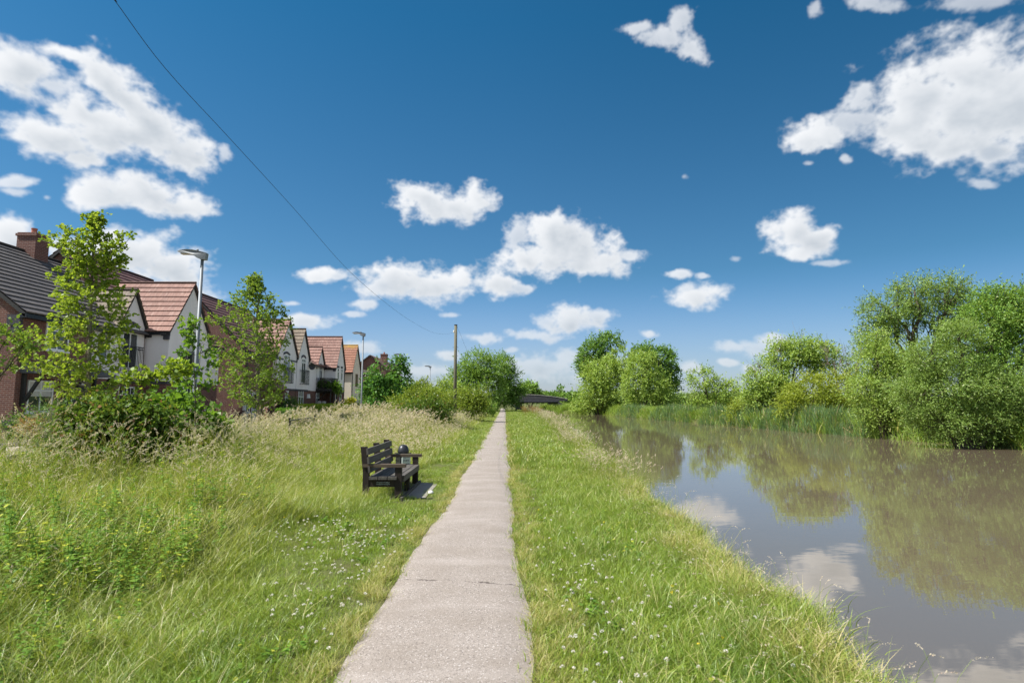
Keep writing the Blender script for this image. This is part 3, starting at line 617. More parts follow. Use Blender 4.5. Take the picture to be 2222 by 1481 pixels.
bd = MB(); bd.box(XA, XC+.35, 55.9, 58.15, 2.72, 2.92); bal = bd.build('balcony', M['black_timber'], h)
r = railing(h, XA+.0, 55.9, 58.15, 2.95, 4.0, 1.5, .10); r2 = MB()
for k in range(3): r2.tube([(XC+.25, 56.0+k*1.03, .3), (XC+.25, 56.0+k*1.03, 2.72)], .07, 8)
r2.obox((XA+.05, 56.2, 1.7), (.1,0,0), (0,.12,0), (.9,0,1.0)); r2.build('balcony_post', M['black_timber'], h)
b = MB(); b.box(XA+.35, XA+.95, 56.2, 56.8, 2.95, 3.75); b.box(XA+.3, XA+.42, 56.2, 57.4, 3.4, 4.0); tag(b.build('garden_chair', M['rattan']), 'dark rattan garden chair standing on the balcony', 'chair')
downpipe(h, XC+.06, 61.3, 5.2)
# --- sixth: cream house with orange roof
h = house('cream_house', XC, 66, 'cream rendered house with orange roof yellow with lichen along its ridge')
gable(h, 64.3, 68.3, XC, -25, 5.2, 8.2, 'orange_tiles', split=None, upper='cream_render', corbels=False, band=False)
window(h, (XC+.025, 66.0, 3.4), UY, EX, .9, 1.5, 2, None, 'brown_frame'); window(h, (XC+.025, 65.8, .95), UY, EX, .8, 1.4, 2, .95); downpipe(h, XC+.1, 64.45, 5.1); downpipe(h, XC+.1, 68.2, 5.1)
# --- far brick houses
h = house('brick_house', -20, 86, 'tall plain brick house with red roof behind the horse chestnuts', 'brick houses at the far end of the estate')
MB().prism([(-22.6,.1), (-17.4,.1), (-17.4, 6.6), (-20, 8.6), (-22.6, 6.6)], 'y', 85, 96).build('wall', M['brick'], h)
slope('roof_slope', M['red_tiles'], (-17.1, 84.8, 6.37), (-17.1, 96.2, 6.37), (-20, 84.8, 8.65), (-20, 96.2, 8.65), h)
slope('roof_slope', M['red_tiles'], (-22.9, 96.2, 6.37), (-22.9, 84.8, 6.37), (-20, 96.2, 8.65), (-20, 84.8, 8.65), h)
b = MB(); b.obox((-17.1, 84.75, 6.22), (0,.1,0), (-2.9,0,2.28), (0,0,.16)); b.build('bargeboard', M['black_timber'], h); b = MB(); b.obox((-22.9, 84.75, 6.22), (0,.1,0), (2.9,0,2.28), (0,0,.16)); b.build('bargeboard', M['black_timber'], h)
window(h, (-20.9, 85, 4.6), UX, NY, .9, 1.3, 2, .65); chimney(h, -19.2, 91, 7.6, 9.3, .5)
dm = MB(); dm.box(-18.6, -17.2, 90, 92, 6.2, 7.7); dd = dm.build('dormer', M['lead'], h); window(h, (-17.2, 90.3, 6.5), UY, EX, 1.4, 1.0, 2)
h = house('brick_house', -19.5, 77, 'lower brick house with grey roof, half hidden behind the second street lamp', 'brick houses at the far end of the estate')
MB().prism([(-23,.1), (-16.6,.1), (-16.6, 4.3), (-19.9, 6.1), (-23, 6.1)], 'y', 76, 84).build('wall', M['brick'], h)
slope('roof_slope', M['brown_tiles'], (-16.2, 75.8, 4.1), (-16.2, 84.2, 4.1), (-19.9, 75.8, 6.2), (-19.9, 84.2, 6.2), h)
MB().obox((-16.2, 75.75, 3.95), (0,.1,0), (-3.7,0,2.1), (0,0,.16)).build('bargeboard', M['black_timber'], h)
window(h, (-16.6, 77, 2.6), UY, EX, 1, 1.2, 2); window(h, (-16.6, 77, .9), UY, EX, 1, 1.2, 2); railing(h, -16.6, 76.5, 79, 2.4, 3.3, .6); MB().box(-16.6, -15.7, 76.4, 79.1, 2.25, 2.4).build('balcony', M['white_frame'], h)

# ------------------------------------------------------------------ street and towpath furniture
# bench (origin at the near front foot), length along Y
BX, BY = -1.80, 9.88
bench = thing('bench', (BX, BY, 0), 'dark weathered timber bench with arms facing the towpath and canal', 'bench')
LB = 1.95
def at0(o): o.location = (0,0,0); return o
for y in (0, LB-.09):
    at0(MB().box(-.055,.055, y, y+.09, -.1, .545).build('leg', M['bench_frame'], bench))
for y in (0, LB/2-.045, LB-.09):
    at0(MB().obox((-.60, y, -.1), (.10,0,0), (0,.09,0), (-.0,0,.56)).obox((-.60, y, .46), (.10,0,0), (0,.09,0), (-.05,0,.43)).build('back_post', M['bench_frame'], bench))
    b = MB(); b.box(-.52, -.03, y+.01, y+.08, .22, .335); b.build('seat_rail', M['bench_frame'], bench).location = (0,0,0)
at0(MB().box(-.05,.04, LB/2-.045, LB/2+.045, -.1, .335).build('leg', M['bench_frame'], bench))
at0(MB().box(-.60, .12, -.02, .10, .545, .60).build('armrest', M['bench_arm'], bench)); at0(MB().box(-.60, .12, LB-.10, LB+.02, .545, .60).build('armrest', M['bench_arm'], bench))
for k, (x0, x1, z0) in enumerate(((-.49,-.345,.345), (-.33,-.185,.345), (-.17,-.02,.345))):
    at0(MB().box(x0, x1, -.03 if k < 2 else -.04, LB+.03, z0, z0+.05).build('seat_slat', M['bench_slat'], bench))
at0(MB().box(-.005, .085, .095, LB-.095, .29, .395).build('seat_slat', M['bench_slat'], bench))
for z in (.46, .61, .76):
    t = (z-.46)/.43*.05; at0(MB().obox((-.50-t, -.04, z), (.035,0,0), (-0.0,LB+.08,0), (-.012,0,.105)).build('back_slat', M['bench_slat'], bench))
at0(MB().box(.06, .10, -.12, LB+.1, -.05, .06).build('foot_rail', M['bench_slat'], bench)); at0(MB().box(-.60, -.05, .02, .07, -.02, .05).build('stretcher', M['bench_frame'], bench))
b = MB()   # worn, unreadable painted lettering on the end rail
r_ = random.Random(3)
for row, zz in enumerate((.285, .255)):
    x = -.36
    while x < -.14:
        w_ = r_.uniform(.008,.016); b.box(x, x+w_*.35, .004, .01, zz, zz+.02); b.box(x, x+w_, .004, .01, zz+r_.choice((0,.008,.016)), zz+.02 if r_.random()<.3 else zz+.011); x += w_+.008
at0(b.build('lettering', M['plate'], bench))
b = MB(); b.add([(-2.0,10.0,.012),(-1.36,10.05,.010),(-1.34,11.9,.010),(-2.05,11.9,.012)], [(0,1,2,3)])
tag(b.build('bench_pad', M['concrete']), 'worn concrete pad under the bench', kind='structure')
b = MB(); ico = [(math.cos(a)*.05*(1+.2*math.sin(3*a)), math.sin(a)*.035) for a in np.linspace(0, 2*PI, 9)[:-1]]
b.v = [(x, y, 0) for x, y in ico] + [(x*.8, y*.8, .035) for x, y in ico] + [(0,0,.045)]; b.f = [(i, (i+1)%8, 8+(i+1)%8, 8+i) for i in range(8)] + [(8+i, 8+(i+1)%8, 16) for i in range(8)]; b.uv = [None]*len(b.f)
o = b.build('stone', M['meter_white'], None, True); o.location = (-1.33, 10.6, .01); tag(o, 'small white stone lying at the corner of the bench pad', 'stone')
# milepost
mp = thing('milepost', (-2.22, 12.75, .02), 'low cast iron canal milepost with domed top and pale plates behind the bench', 'milepost')
b = MB(); b.lathe([(.10,-.2),(.10,.52),(.125,.53),(.125,.56),(.115,.60),(.095,.655),(.06,.69),(.02,.70)], (0,0), 20); at0(b.build('post', M['iron'], mp, True))
for k, a in enumerate((-.95, .75)):
    dx, dy = math.sin(a), -math.cos(a); ux, uy = math.cos(a), math.sin(a); t = Vector((ux,uy,0)); o_ = Vector((dx,dy,0))
    pt = MB().obox(o_*.10 - t*.105 + Vector((0,0,.12)), t*.21, o_*.03, Vector((0,0,.40))).build('plate', M['plate'] if a > 0 else M['iron'], mp); at0(pt)
    b = MB(); b.obox(o_*.13 - t*.12 + Vector((0,0,.505)), t*.24, o_*.012, Vector((0,0,.02)))
    for row in range(4):
        x = -.075
        while x < .07:
            w_ = r_.uniform(.012,.024); b.obox(o_*.130 + t*x + Vector((0,0,.42-row*.075)), t*w_*.4, o_*.004, Vector((0,0,.035))); b.obox(o_*.130 + t*x + Vector((0,0,.42-row*.075+r_.choice((0,.015,.028)))), t*w_, o_*.004, Vector((0,0,.007))); x += w_+.008
    at0(b.build('raised_lettering', M['iron'], pt))
# street lamps
lamp_labels = ['nearest and tallest-looking grey street lamp, in front of the white gables', 'grey street lamp standing before the cream house', 'grey street lamp rising above the horse chestnut trees', 'smallest grey street lamp, alone between the chestnuts and the wooden pole']
proto = None
def make_lamp():
    t = thing('street_lamp', (0,0,0), 'x', 'street lamp', 'street lamps along the estate road')
    b = MB(); b.lathe([(.085,-.2),(.085,1.1),(.07,1.12),(.055,1.2),(.043,5.62)], (0,0), 14); at0(b.build('post', M['galvanised'], t, True))
    at0(MB().lathe([(.11,-.1),(.11,.02),(.09,.05)], (0,0), 14).build('base_collar', M['galvanised'], t))
    prof = [(.12,5.60),(.14,5.80),(.0,5.835),(-.25,5.885),(-.42,5.90),(-.64,5.88),(-.73,5.84),(-.62,5.795),(-.36,5.77),(-.24,5.74),(-.12,5.645),(-.02,5.60)]
    v = [];
    n_ = len(prof)
    for s_, w_ in ((-1, 1.0), (1, 1.0)):
        for x, z in prof: v.append((x, s_*(.075 + .05*math.sin(PI*min(1, max(0, (.14-x)/.87)))), z))
    b = MB(); b.add(v, [tuple(range(n_)), tuple(range(n_, 2*n_))[::-1]] + [(i, n_+i, n_+(i+1)%n_, (i+1)%n_) for i in range(n_)]); hd = at0(b.build('lamp_head', M['lamp_grey'], t))
    at0(MB().box(-.62,-.34,-.075,.075,5.765,5.79).build('lens', M['lamp_lens'], hd)); at0(MB().lathe([(.035,5.86),(.035,5.91),(.02,5.93)], (-.16,0), 10).build('photocell', M['lamp_grey'], hd))
    at0(MB().box(.075,.10,-.05,.05,.5,1.0).build('access_door', M['lamp_grey'], t))
    return t
def copy_tree(o, parent=None):
    c = o.copy(); C.objects.link(c); c.parent = parent
    if parent is not None: c.matrix_parent_inverse = o.matrix_parent_inverse.copy()
    for ch in [x for x in o.children]: copy_tree(ch, c)
    return c
lamp0 = make_lamp()
for k, (px, D) in enumerate(((431, 16.8), (789, 36.8), (873, 53.5), (935, 71))):
    q = lamp0 if k == 0 else copy_tree(lamp0); q.location = (pY(px, 700, D).x, D, .28); q['label'] = lamp_labels[k]
# telegraph poles
def pole(name, x, y, z1, r0, r1, label, lean=(0,0), steps=True):
    t = thing(name, (x, y, 0), label, 'pole', 'wooden poles along the towpath')
    at0(MB().tube([(0,0,-.3),(lean[0]*.5,lean[1]*.5,z1*.5),(lean[0],lean[1],z1)], [r0,(r0+r1)/2,r1], 14).build('post', M['pole_wood'], t, True))
    if steps:
        at0(MB().lathe([(r1+.012,z1-.02),(r1+.02,z1+.03),(.02,z1+.05)], (lean[0],lean[1]), 12).build('cap', M['iron'], t))
        for k in range(4): at0(MB().tube([(-.22+.1*(k%2)*.0,0,z1-1.7-k*.32),(.22,0,z1-1.7-k*.32)] if k%2==0 else [(0,-.2,z1-1.7-k*.32),(.0,.2,z1-1.7-k*.32)], .012, 6).build('step_iron', M['black_metal'], t))
        at0(MB().lathe([(.03,z1-.6),(.05,z1-.55),(.05,z1-.45),(.03,z1-.4)], (-r1-.04,0), 8).build('insulator', M['meter_white'], t))
    return t
p1 = pY(989, 705, 43); pole('telegraph_pole', p1.x, 43, p1.z, .14, .11, 'tall weathered wooden telegraph pole with cable, standing in the long grass', (0,0))
p2 = pY(1060, 803, 104); pole('telegraph_pole', p2.x, 104, p2.z, .16, .13, 'distant thin wooden pole standing before the big willow', (0,0), False)
t = thing('marker_post', (pY(1067,880,84).x, 84, 0), 'short black post at the left edge of the towpath', 'post'); at0(MB().box(-.12,.12,-.12,.12,-.2,1.55).build('post', M['black_timber'], t)); at0(MB().box(-.14,.14,-.14,.14,1.55,1.62).build('cap', M['black_timber'], t))
def wire(name, pts, r, label):
    P = [pts[0]]
    for i in range(len(pts)-1):
        a = pts[max(i-1,0)]; b_ = pts[i]; c_ = pts[i+1]; d_ = pts[min(i+2,len(pts)-1)]
        for k in range(1, 7):
            t = k/6; P.append(.5*((2*b_) + (c_-a)*t + (2*a-5*b_+4*c_-d_)*t*t + (3*b_-a-3*c_+d_)*t**3))
    o = MB().tube(P, r, 6).build(name, M['cable'], None, True); tag(o, label, 'cable'); return o
wx_ = p1.x + .02
wp = [pX(150,-130,wx_), pX(248,0,wx_), pX(360,150,wx_), pX(500,302,wx_), pX(640,455,wx_), pX(760,590,wx_), pX(850,667,wx_), pX(900,701,wx_), pX(940,721,wx_), Vector((wx_, 36, 5.95)), Vector((wx_-.12, 43, p1.z-.5))]
wp = [Vector((wx_, wp[0].y-6, wp[0].z + 1.0))] + wp
wire('overhead_cable', wp, .0032, 'single black overhead cable sagging from the telegraph pole across the sky')
wire('overhead_cable', [Vector((p1.x+.1,43,p1.z-.1)), Vector(((p1.x*2+p2.x)/3,62,p1.z-1.6)), Vector(((p1.x+p2.x*2)/3,83,p1.z-1.9)), Vector((p2.x,104,p2.z-.1))],.006, 'faint cable running on from the tall pole to the distant thin pole')
# bollards at the left edge
for k, (px, py, D) in enumerate(((27, 986, 9.6), (1, 968, 11.2), (80, 966, 12.6))):
    q = pY(px, py, D); t = thing('wooden_bollard', (q.x, D, .2), ['front square-topped wooden bollard standing in long grass', 'wooden bollard cut by the left edge of the photo', 'small dark wooden bollard below the orange shrub'][k], 'bollard', 'wooden bollards beside the estate road')
    at0(MB().lathe([(.085,-.3),(.085,q.z-.23),(.07,q.z-.2),(.01,q.z-.19)], (0,0), 12).build('post', M['bollard_wood'], t)); at0(MB().lathe([(.088,q.z-.32),(.088,q.z-.29)], (0,0), 12).build('groove_band', M['black_timber'], t))
# low metal railing
RP = [(-6.5,17.5),(-6.9,21),(-7.3,26),(-8.2,34),(-8.7,42)]
t = thing('metal_railing', (RP[0][0], RP[0][1], .25), 'low black metal railing between the meadow and the estate road', 'railing')
b = MB(); bars = MB(); L0 = Vector(t.location)
for (xa, ya), (xb_, yb_) in zip(RP[:-1], RP[1:]):
    a = Vector((xa,ya,.28)) - L0; c_ = Vector((xb_,yb_,.28)) - L0; d = c_ - a; k = int(d.length/.13)
    for zz in (.12, .82): b.tube([a + Vector((0,0,zz)), c_ + Vector((0,0,zz))], .016, 6)
    for i in range(k): p = a + d*(i/k); bars.tube([p + Vector((0,0,.12)), p + Vector((0,0,.82))], .008, 5, False)
at0(b.build('rail', M['black_metal'], t)); at0(bars.build('upright_bars', M['black_metal'], t))
for (xa, ya), (xb_, yb_) in zip(RP[:-1], RP[1:]):
    d = Vector((xb_-xa, yb_-ya, 0)); k = max(1, int(d.length/2))
    for i in range(k): p = Vector((xa,ya,0)) + d*(i/k) - Vector((L0.x,L0.y,0)); at0(MB().box(p.x-.025,p.x+.025,p.y-.025,p.y+.025,-.3,.93).build('post', M['black_metal'], t))
# low wall far left, front gardens
t = thing('garden_wall', (-16.8, 17.2, .3), 'low dark brick garden wall with pale coping at the left edge', 'wall')
at0(MB().box(-4,.6,-.11,.11,-.2,.30).build('wall', M['brick'], t)); at0(MB().box(-4.05,.65,-.16,.16,.30,.36).build('coping', M['stone'], t))
b = MB(); b.lathe([(.16,0),(.16,.08),(.09,.14),(.07,.5),(.12,.58),(.19,.72),(.20,.78),(.14,.8)], (0,0), 14)
for k, (px, D, l) in enumerate(((692, 55, 'left one of two stone garden urns under the balcony'), (703, 56, 'right one of two stone garden urns under the balcony'))):
    o = b.build('stone_urn', M['stone'], None, True) if k == 0 else o.copy()
    if k: C.objects.link(o)
    o.location = (pY(px, 860, D).x, D, .3 if k else .3); o.scale = (1.15,1.15,1.8); tag(o, l, 'urn', 'stone urns under the balcony')
t = thing('ornamental_pump', (pY(576, 890, 37).x, 37, .3), 'small red ornamental hand pump by the porch', 'garden ornament')
at0(MB().lathe([(.16,0),(.14,.08),(.09,.14),(.09,.8),(.13,.85),(.13,.95),(.03,1.05)], (0,0), 12).build('body', M['red_post'], t)); at0(MB().tube([(.05,0,.9),(.35,0,1.0),(.42,0,.7)], .02, 6).build('handle', M['black_metal'], t))
# bridge
by = 117
t = thing('canal_bridge', (6, by, 0), 'old brick and iron canal bridge crossing the far end of the canal', 'bridge')
def arc(x): return 3.15 - ((x-4.0)/9.0)**2*.9
P = [(x, arc(x)) for x in np.linspace(-4, 13, 18)]; Q = [(x, 1.95 + .02*(x-4)*-.4) for x in (13, -4)]
b = MB(); b.prism([(x-6, z) for x, z in P] + [(x-6, z) for x, z in Q], 'y', 0, .35); b.prism([(x-6, z) for x, z in P] + [(x-6, z) for x, z in Q], 'y', 4.0, 4.35); at0(b.build('parapet', M['blue_brick'], t))
b = MB()
for i in range(17):
    (x0_, z0_), (x1_, z1_) = P[i], P[i+1]; b.prism([(x0_-6, z0_), (x1_-6, z1_), (x1_-6, z1_+.1), (x0_-6, z0_+.1)], 'y', -.05, .4)
at0(b.build('coping', M['stone'], t))
at0(MB().box(-9, 5.2, .4, 3.95, 1.9, 2.1).build('deck', M['concrete'], t)); at0(MB().tube([(-8,-.28,1.72),(5.1,-.28,1.72)], .24, 12).build('pipe', M['iron'], t))
for x0_, x1_ in ((3.2,5.0), (-3.6,-2.4)):
    at0(MB().prism([(x0_,-.8),(x1_+.3,-.8),(x1_,1.7),(x0_,1.7)], 'y', .0, 4.3).build('abutment', M['blue_brick'], t))
at0(MB().prism([(5.0,-.8),(7.8,-.3),(7.0,.7),(5.0,1.9)], 'y', -.5, .2).build('wing_wall', M['blue_brick'], t))
# old timber edging in the water
t = thing('timber_edging', (2.46, 5.9, WATER), 'rotten pale timber edging posts at the foot of the bank', 'edging')
for k, (dx, dy, hh_, w_) in enumerate(((0,0,.42,.05), (.03,.11,.36,.04), (.09,.20,.33,.03), (-.04,-.12,.30,.05))):
    at0(MB().prism([(dx-w_,dy-.03),(dx+w_,dy-.04),(dx+w_*.8,dy+.03),(dx-w_*.6,dy+.04)], 'z', -.5, hh_).build('stake', M['bollard_wood'], t))

# ------------------------------------------------------------------ trees and shrubs
leaf_mat('leaf_willow', (0.182,0.299,0.061), (0.317,0.427,0.089), (0.435,0.491,0.159), .31)
leaf_mat('leaf_willow_grey', (.11,.21,.045), (.24,.34,.08), (.36,.42,.18), .32)
leaf_mat('leaf_lime', (.20,.28,.035), (.30,.36,.055), (.36,.38,.09), .4)
leaf_mat('leaf_yellow', (.15,.235,.035), (.23,.30,.05), (.32,.34,.09), .38)
leaf_mat('leaf_dark', (0.084,0.186,0.038), (0.158,0.278,0.056), (0.241,0.352,0.089), .31)
leaf_mat('leaf_mid', (0.117,0.236,0.043), (0.218,0.344,0.066), (0.327,0.416,0.101), .31)
leaf_mat('leaf_oak', (0.133,0.236,0.028), (0.254,0.349,0.046), (0.381,0.419,0.080), .45)
leaf_mat('leaf_oak2', (0.100,0.200,0.032), (0.200,0.301,0.048), (0.320,0.361,0.074), .42)
leaf_mat('leaf_chestnut', (0.052,0.155,0.030), (0.111,0.245,0.042), (0.208,0.327,0.059), .34)
leaf_mat('leaf_bramble', (0.052,0.110,0.025), (0.132,0.213,0.035), (0.299,0.161,0.055), .32, 1.2, dry=.10)
leaf_mat('leaf_sapling', (0.077,0.176,0.024), (0.155,0.280,0.038), (0.229,0.341,0.050), .42)
leaf_mat('leaf_hedge', (0.158,0.269,0.025), (0.299,0.411,0.037), (0.473,0.536,0.050), .35)
leaf_mat('leaf_box', (0.074,0.186,0.030), (0.167,0.316,0.044), None, .3)
leaf_mat('leaf_gold', (0.780,0.668,0.044), (0.800,0.800,0.059), (0.557,0.594,0.074), .4)
leaf_mat('leaf_orange', (.22,.13,.06), (.36,.25,.10), (.15,.17,.05), .3)
leaf_mat('leaf_garden', (0.055,0.131,0.030), (0.112,0.204,0.044), None, .3)
leaf_mat('leaf_far', (0.139,0.232,0.074), (0.241,0.344,0.103), None, .35)
def rdir(n): return unit(rng.normal(size=(n, 3)))
def shoots(cen, out, clump, ns, k, L, Wd, m, name, up=.3, spread=1.0, length=1.0, curve=0.0, shape='r', jit=.5, lj=.35):
    """leafy shoots: cen (n,3) clump centres, out (n,3) outward directions, clump (n,) radius"""
    n = len(cen); c = np.repeat(cen, ns, 0); o = np.repeat(out, ns, 0); r = np.repeat(clump, ns)
    d = unit(o*.75 + rdir(n*ns)*spread + np.array([0,0,up])); s0 = c + rdir(n*ns)*(r*rng.random(n*ns)**.5)[:, None]*np.array([1,1,.8])
    t = (np.arange(k) + rng.random((n*ns, k))*.8)/k; ln = (r*length)[:, None]*(.6+.7*rng.random((n*ns,1)))
    P = s0[:, None] + d[:, None]*(t*ln)[..., None]; P[..., 2] += curve*(t*ln)**2/np.maximum(r[:, None], .1)
    P = P.reshape(-1, 3); D = unit(np.repeat(d, k, 0) + rdir(len(P))*.9); D[:, 2] += curve*.4
    Nn = unit(rdir(len(P))*jit*1.6 + np.array([0,0,.7]) + np.repeat(o, k, 0)*.35)
    Ls = L*(1 - lj + 2*lj*rng.random(len(P)))
    return leaf_mesh(name, P, D, Nn, Ls, Ls*Wd/L, m, shape)
def limb(mb, a, b, r0, r1, seg=4, wob=.06, n=6, sag=0):
    a, b = Vector(a), Vector(b); L = (b-a).length; P = []; 
    for i in range(seg+1):
        t = i/seg; p = a.lerp(b, t)
        if 0 < i < seg: p += Vector((random.uniform(-1,1), random.uniform(-1,1), random.uniform(-.6,.6)))*L*wob
        p.z += sag*L*math.sin(PI*t); P.append(p)
    mb.tube(P, [r0 + (r1-r0)*(i/seg)**.8 for i in range(seg+1)], n, False); return P
def tree(name, base, D, lobes, mat, label, cat='tree', group=None, bark='bark', dens=1.0, clump=.55, leaf=.16, wd=.06, ns=9, k=7, up=.25, thick=.85, r0=.22, twigs=6, shape='r', inner=.35, depth=None, curve=-.05, length=1.3, zmin=None, spread=1.0, trunk_parts=1, dead=0, cover=1.0, crown='crown'):
    """lobes in photo pixels (cx,cy,rx,ry[,dy]) at distance D -> real ellipsoids at that distance"""
    b = Vector((pY(base[0], base[1], D).x, D + (base[2] if len(base) > 2 else 0), 0)); b.z = float(hgt(b.x, b.y)) - .05
    t = thing(name, b, label, cat, group)
    cen, out, cl, LB_ = [], [], [], []
    for lb in lobes:
        dy = (lb[4] if len(lb) > 4 else 0)*1.0
        c = pY(lb[0], lb[1], D + dy); s = (D+dy)/F0*1.0; rx, rz = lb[2]*s, lb[3]*s; rx = max(rx*.45, rx - .3*clump); rz = max(rz*.45, rz - .4*clump); ry = (depth or thick)*max(rx, rz*.8) if not depth else depth
        LB_.append((c, rx, ry, rz))
        area = (rx*rz + rx*ry + ry*rz)/3*4*PI
        n_ = max(3, int(area/(clump**2)*.85*dens + 3))
        u = rdir(n_); rad = np.where(rng.random(n_) < .7, .78 + .25*rng.random(n_), inner + (1-inner)*rng.random(n_))
        p = np.array(c)[None] + u*rad[:, None]*np.array([rx, ry, rz])
        if zmin is not None: p[:, 2] = np.maximum(p[:, 2], zmin + .3*clump*rng.random(n_))
        cen.append(p); out.append(unit(u/np.array([rx, ry, rz]))); cl.append(clump*(.55 + .8*rng.random(n_)))
    cen, out, cl = np.concatenate(cen), np.concatenate(out), np.concatenate(cl)
    if cover < 1:
        nz = np.sin(cen[:,0]*1.9/clump*.5+D)*np.sin(cen[:,1]*1.7/clump*.5)*np.sin(cen[:,2]*2.1/clump*.5+1); kp = (nz > np.quantile(nz, 1-cover)); cen, out, cl = cen[kp], out[kp], cl[kp]
    me = shoots(cen - np.array(b), out, cl, ns, k, leaf, wd, M[mat], crown, up, spread, length, curve, shape)
    link(bpy.data.objects.new(crown, me), t)
    mb = MB(); o0 = Vector((0,0,-.1))
    for (c, rx, ry, rz) in LB_:
        q = c - b; fork = Vector((q.x*.25, q.y*.25, max(.3, q.z*.42)))
        rr = r0*(.45 + .4*random.random()); limb(mb, o0 + Vector((random.uniform(-.1,.1)*r0*4, random.uniform(-.1,.1)*r0*4, 0)), fork, rr*1.25, rr, 3, .03)
        P = limb(mb, fork, q, rr, rr*.4, 4, .05)
        for _ in range(twigs):
            u = rdir(1)[0]; e = q + Vector((u[0]*rx*.85, u[1]*ry*.85, abs(u[2])*rz*.9 if random.random() < .7 else u[2]*rz*.7)); st = random.choice(P[1:])
            Q = limb(mb, st, e, rr*.34, rr*.07, 4, .07, 5)
            for _ in range(2): u = rdir(1)[0]; limb(mb, random.choice(Q[1:]), Q[-1] + Vector(u)*clump*1.6, rr*.12, rr*.04, 3, .06, 4)
    o = mb.build('trunk', M[bark], t, True); o.location = (0,0,0)
    if dead:
        mb = MB()
        for _ in range(dead):
            c, rx, ry, rz = random.choice(LB_); q = c - b; a = q + Vector((random.uniform(-.5,.5)*rx, random.uniform(-.3,.3)*ry, 0)); e = a + Vector((random.uniform(-.5,.5)*rx, random.uniform(-.4,.4), rz*random.uniform(1.1,1.75)))
            q_ = min(1, rz/1.5); P = limb(mb, a, e, .05*q_, .012*q_, 4, .06, 5)
            for _ in range(4): limb(mb, random.choice(P[1:4]), random.choice(P[2:]) + Vector((random.uniform(-.8,.8), random.uniform(-.5,.5), random.uniform(.2,1.2))) if q_ > .6 else P[-1] + Vector(rdir(1)[0])*rz*.6, .02*q_, .006*q_, 3, .08, 4)
        o = mb.build('dead_twigs', M['dead_twig'], t); o.location = (0,0,0)
    return t
def young(name, D, trunk, env, mat, label, nb=46, leaf=.085, wd=.062, tuft=.26, per=30, r0=.055, shape='h', group=None, bark='pale_bark', lift=.35, droop=0.0, leafiness=1.0, side_depth=.85, extra=()):
    """young tree: trunk pixels (base..top), env = [(py, left px, right px)]"""
    T = [pY(a, b_, D) for a, b_ in trunk]; base = T[0].copy(); base.z = float(hgt(base.x, D)) - .05
    T[0] = base; t = thing(name, base, label, 'tree', group)
    mb = MB(); nT = len(T); mb.tube([p - base for p in T], [r0*(1-.85*i/(nT-1)) for i in range(nT)], 8)
    env = sorted(env); ye = [e[0] for e in env]; cen, out = [], []
    def tr(py):
        for (a, b_) in zip(trunk[:-1], trunk[1:]):
            if b_[1] <= py <= a[1]:
                f = (a[1]-py)/(a[1]-b_[1]); return pY(a[0] + (b_[0]-a[0])*f, py, D)
        return T[-1]
    for i in range(nb):
        f = (i+.5)/nb; py = env[0][0] + (env[-1][0]-env[0][0])*f; ang = i*2.399 + random.uniform(-.5,.5)
        le = np.interp(py, ye, [e[1] for e in env])*D/F0; ri = np.interp(py, ye, [e[2] for e in env])*D/F0
        cx = math.cos(ang); w_ = (ri if cx > 0 else le)
        R = w_*random.uniform(.4,1.12); R2 = (le+ri)/2*side_depth*random.uniform(.6,1)
        tip = tr(py) - base + Vector((cx*R, math.sin(ang)*R2, 0)); st = tr(min(trunk[0][1]-5, py + lift*abs(R)*F0/D)) - base
        P = limb(mb, st, tip, r0*.32*(.4+.6*f), .006, 5, .045, 5, -droop)
        for q in P[2:]:
            for _ in range(2 if q is not P[-1] else 3):
                e = q + Vector(rdir(1)[0])*tuft*random.uniform(.3,1.3); e.z += tuft*.3
                limb(mb, q, e, .007, .003, 2, .05, 3); cen.append(e); out.append(((e - Vector((0,0,e.z))).normalized() if e.length > .1 else Vector((0,0,1))))
    for (ps, tx, ty, dy) in extra:
        tip = pY(tx, ty, D + dy) - base; P = limb(mb, tr(ps) - base, tip, r0*.22, .005, 6, .04, 5)
        for q in P[2:]:
            for _ in range(3): e = q + Vector(rdir(1)[0])*tuft*random.uniform(.2,.9); limb(mb, q, e, .006, .003, 2, .05, 3); cen.append(e); out.append(Vector((0,0,1)))
    top = T[-1] - base
    for k in range(6): cen.append(top*(1-.03*k) + Vector(rdir(1)[0])*.08); out.append(Vector((0,0,1)))
    mb.build('trunk', M[bark], t, True).location = (0,0,0)
    cen = np.array([tuple(c) for c in cen]); out = np.array([tuple(c) for c in out])
    me = shoots(cen, out, tuft*(.5+.5*rng.random(len(cen))), max(2, int(per/6*leafiness)), 5, leaf, wd, M[mat], 'crown', .25, 1.0, .8, -.1, shape)
    link(bpy.data.objects.new('crown', me), t); return t
# --- right bank, far to near
G1 = 'willows and bushes along the far bank of the canal'
tree('field_maple', (1295,885), 106, [(1290,770,32,34),(1320,748,30,26),(1272,792,24,20),(1300,800,40,30)], 'leaf_dark', 'dark round-lobed tree top standing behind the pale willow at the canal bend', group=G1, clump=.9, leaf=.36, wd=.24, ns=8, k=6, shape='r', cover=.85)
tree('field_maple', (1430,885), 104, [(1425,785,44,34),(1400,770,30,26),(1448,815,26,38),(1440,850,32,28)], 'leaf_dark', 'dark tree with ragged right edge behind the willow clump', group=G1, clump=.9, leaf=.36, wd=.24, ns=8, k=6, cover=.85)
tree('willow_clump', (1300,890), 98, [(1308,810,40,38),(1285,855,36,38),(1345,790,34,34),(1335,850,42,40),(1275,880,32,18)], 'leaf_willow', 'big pale green willow leaning over the canal bend', group=G1, clump=.95, leaf=.34, wd=.14, ns=10, k=7, zmin=-.4)
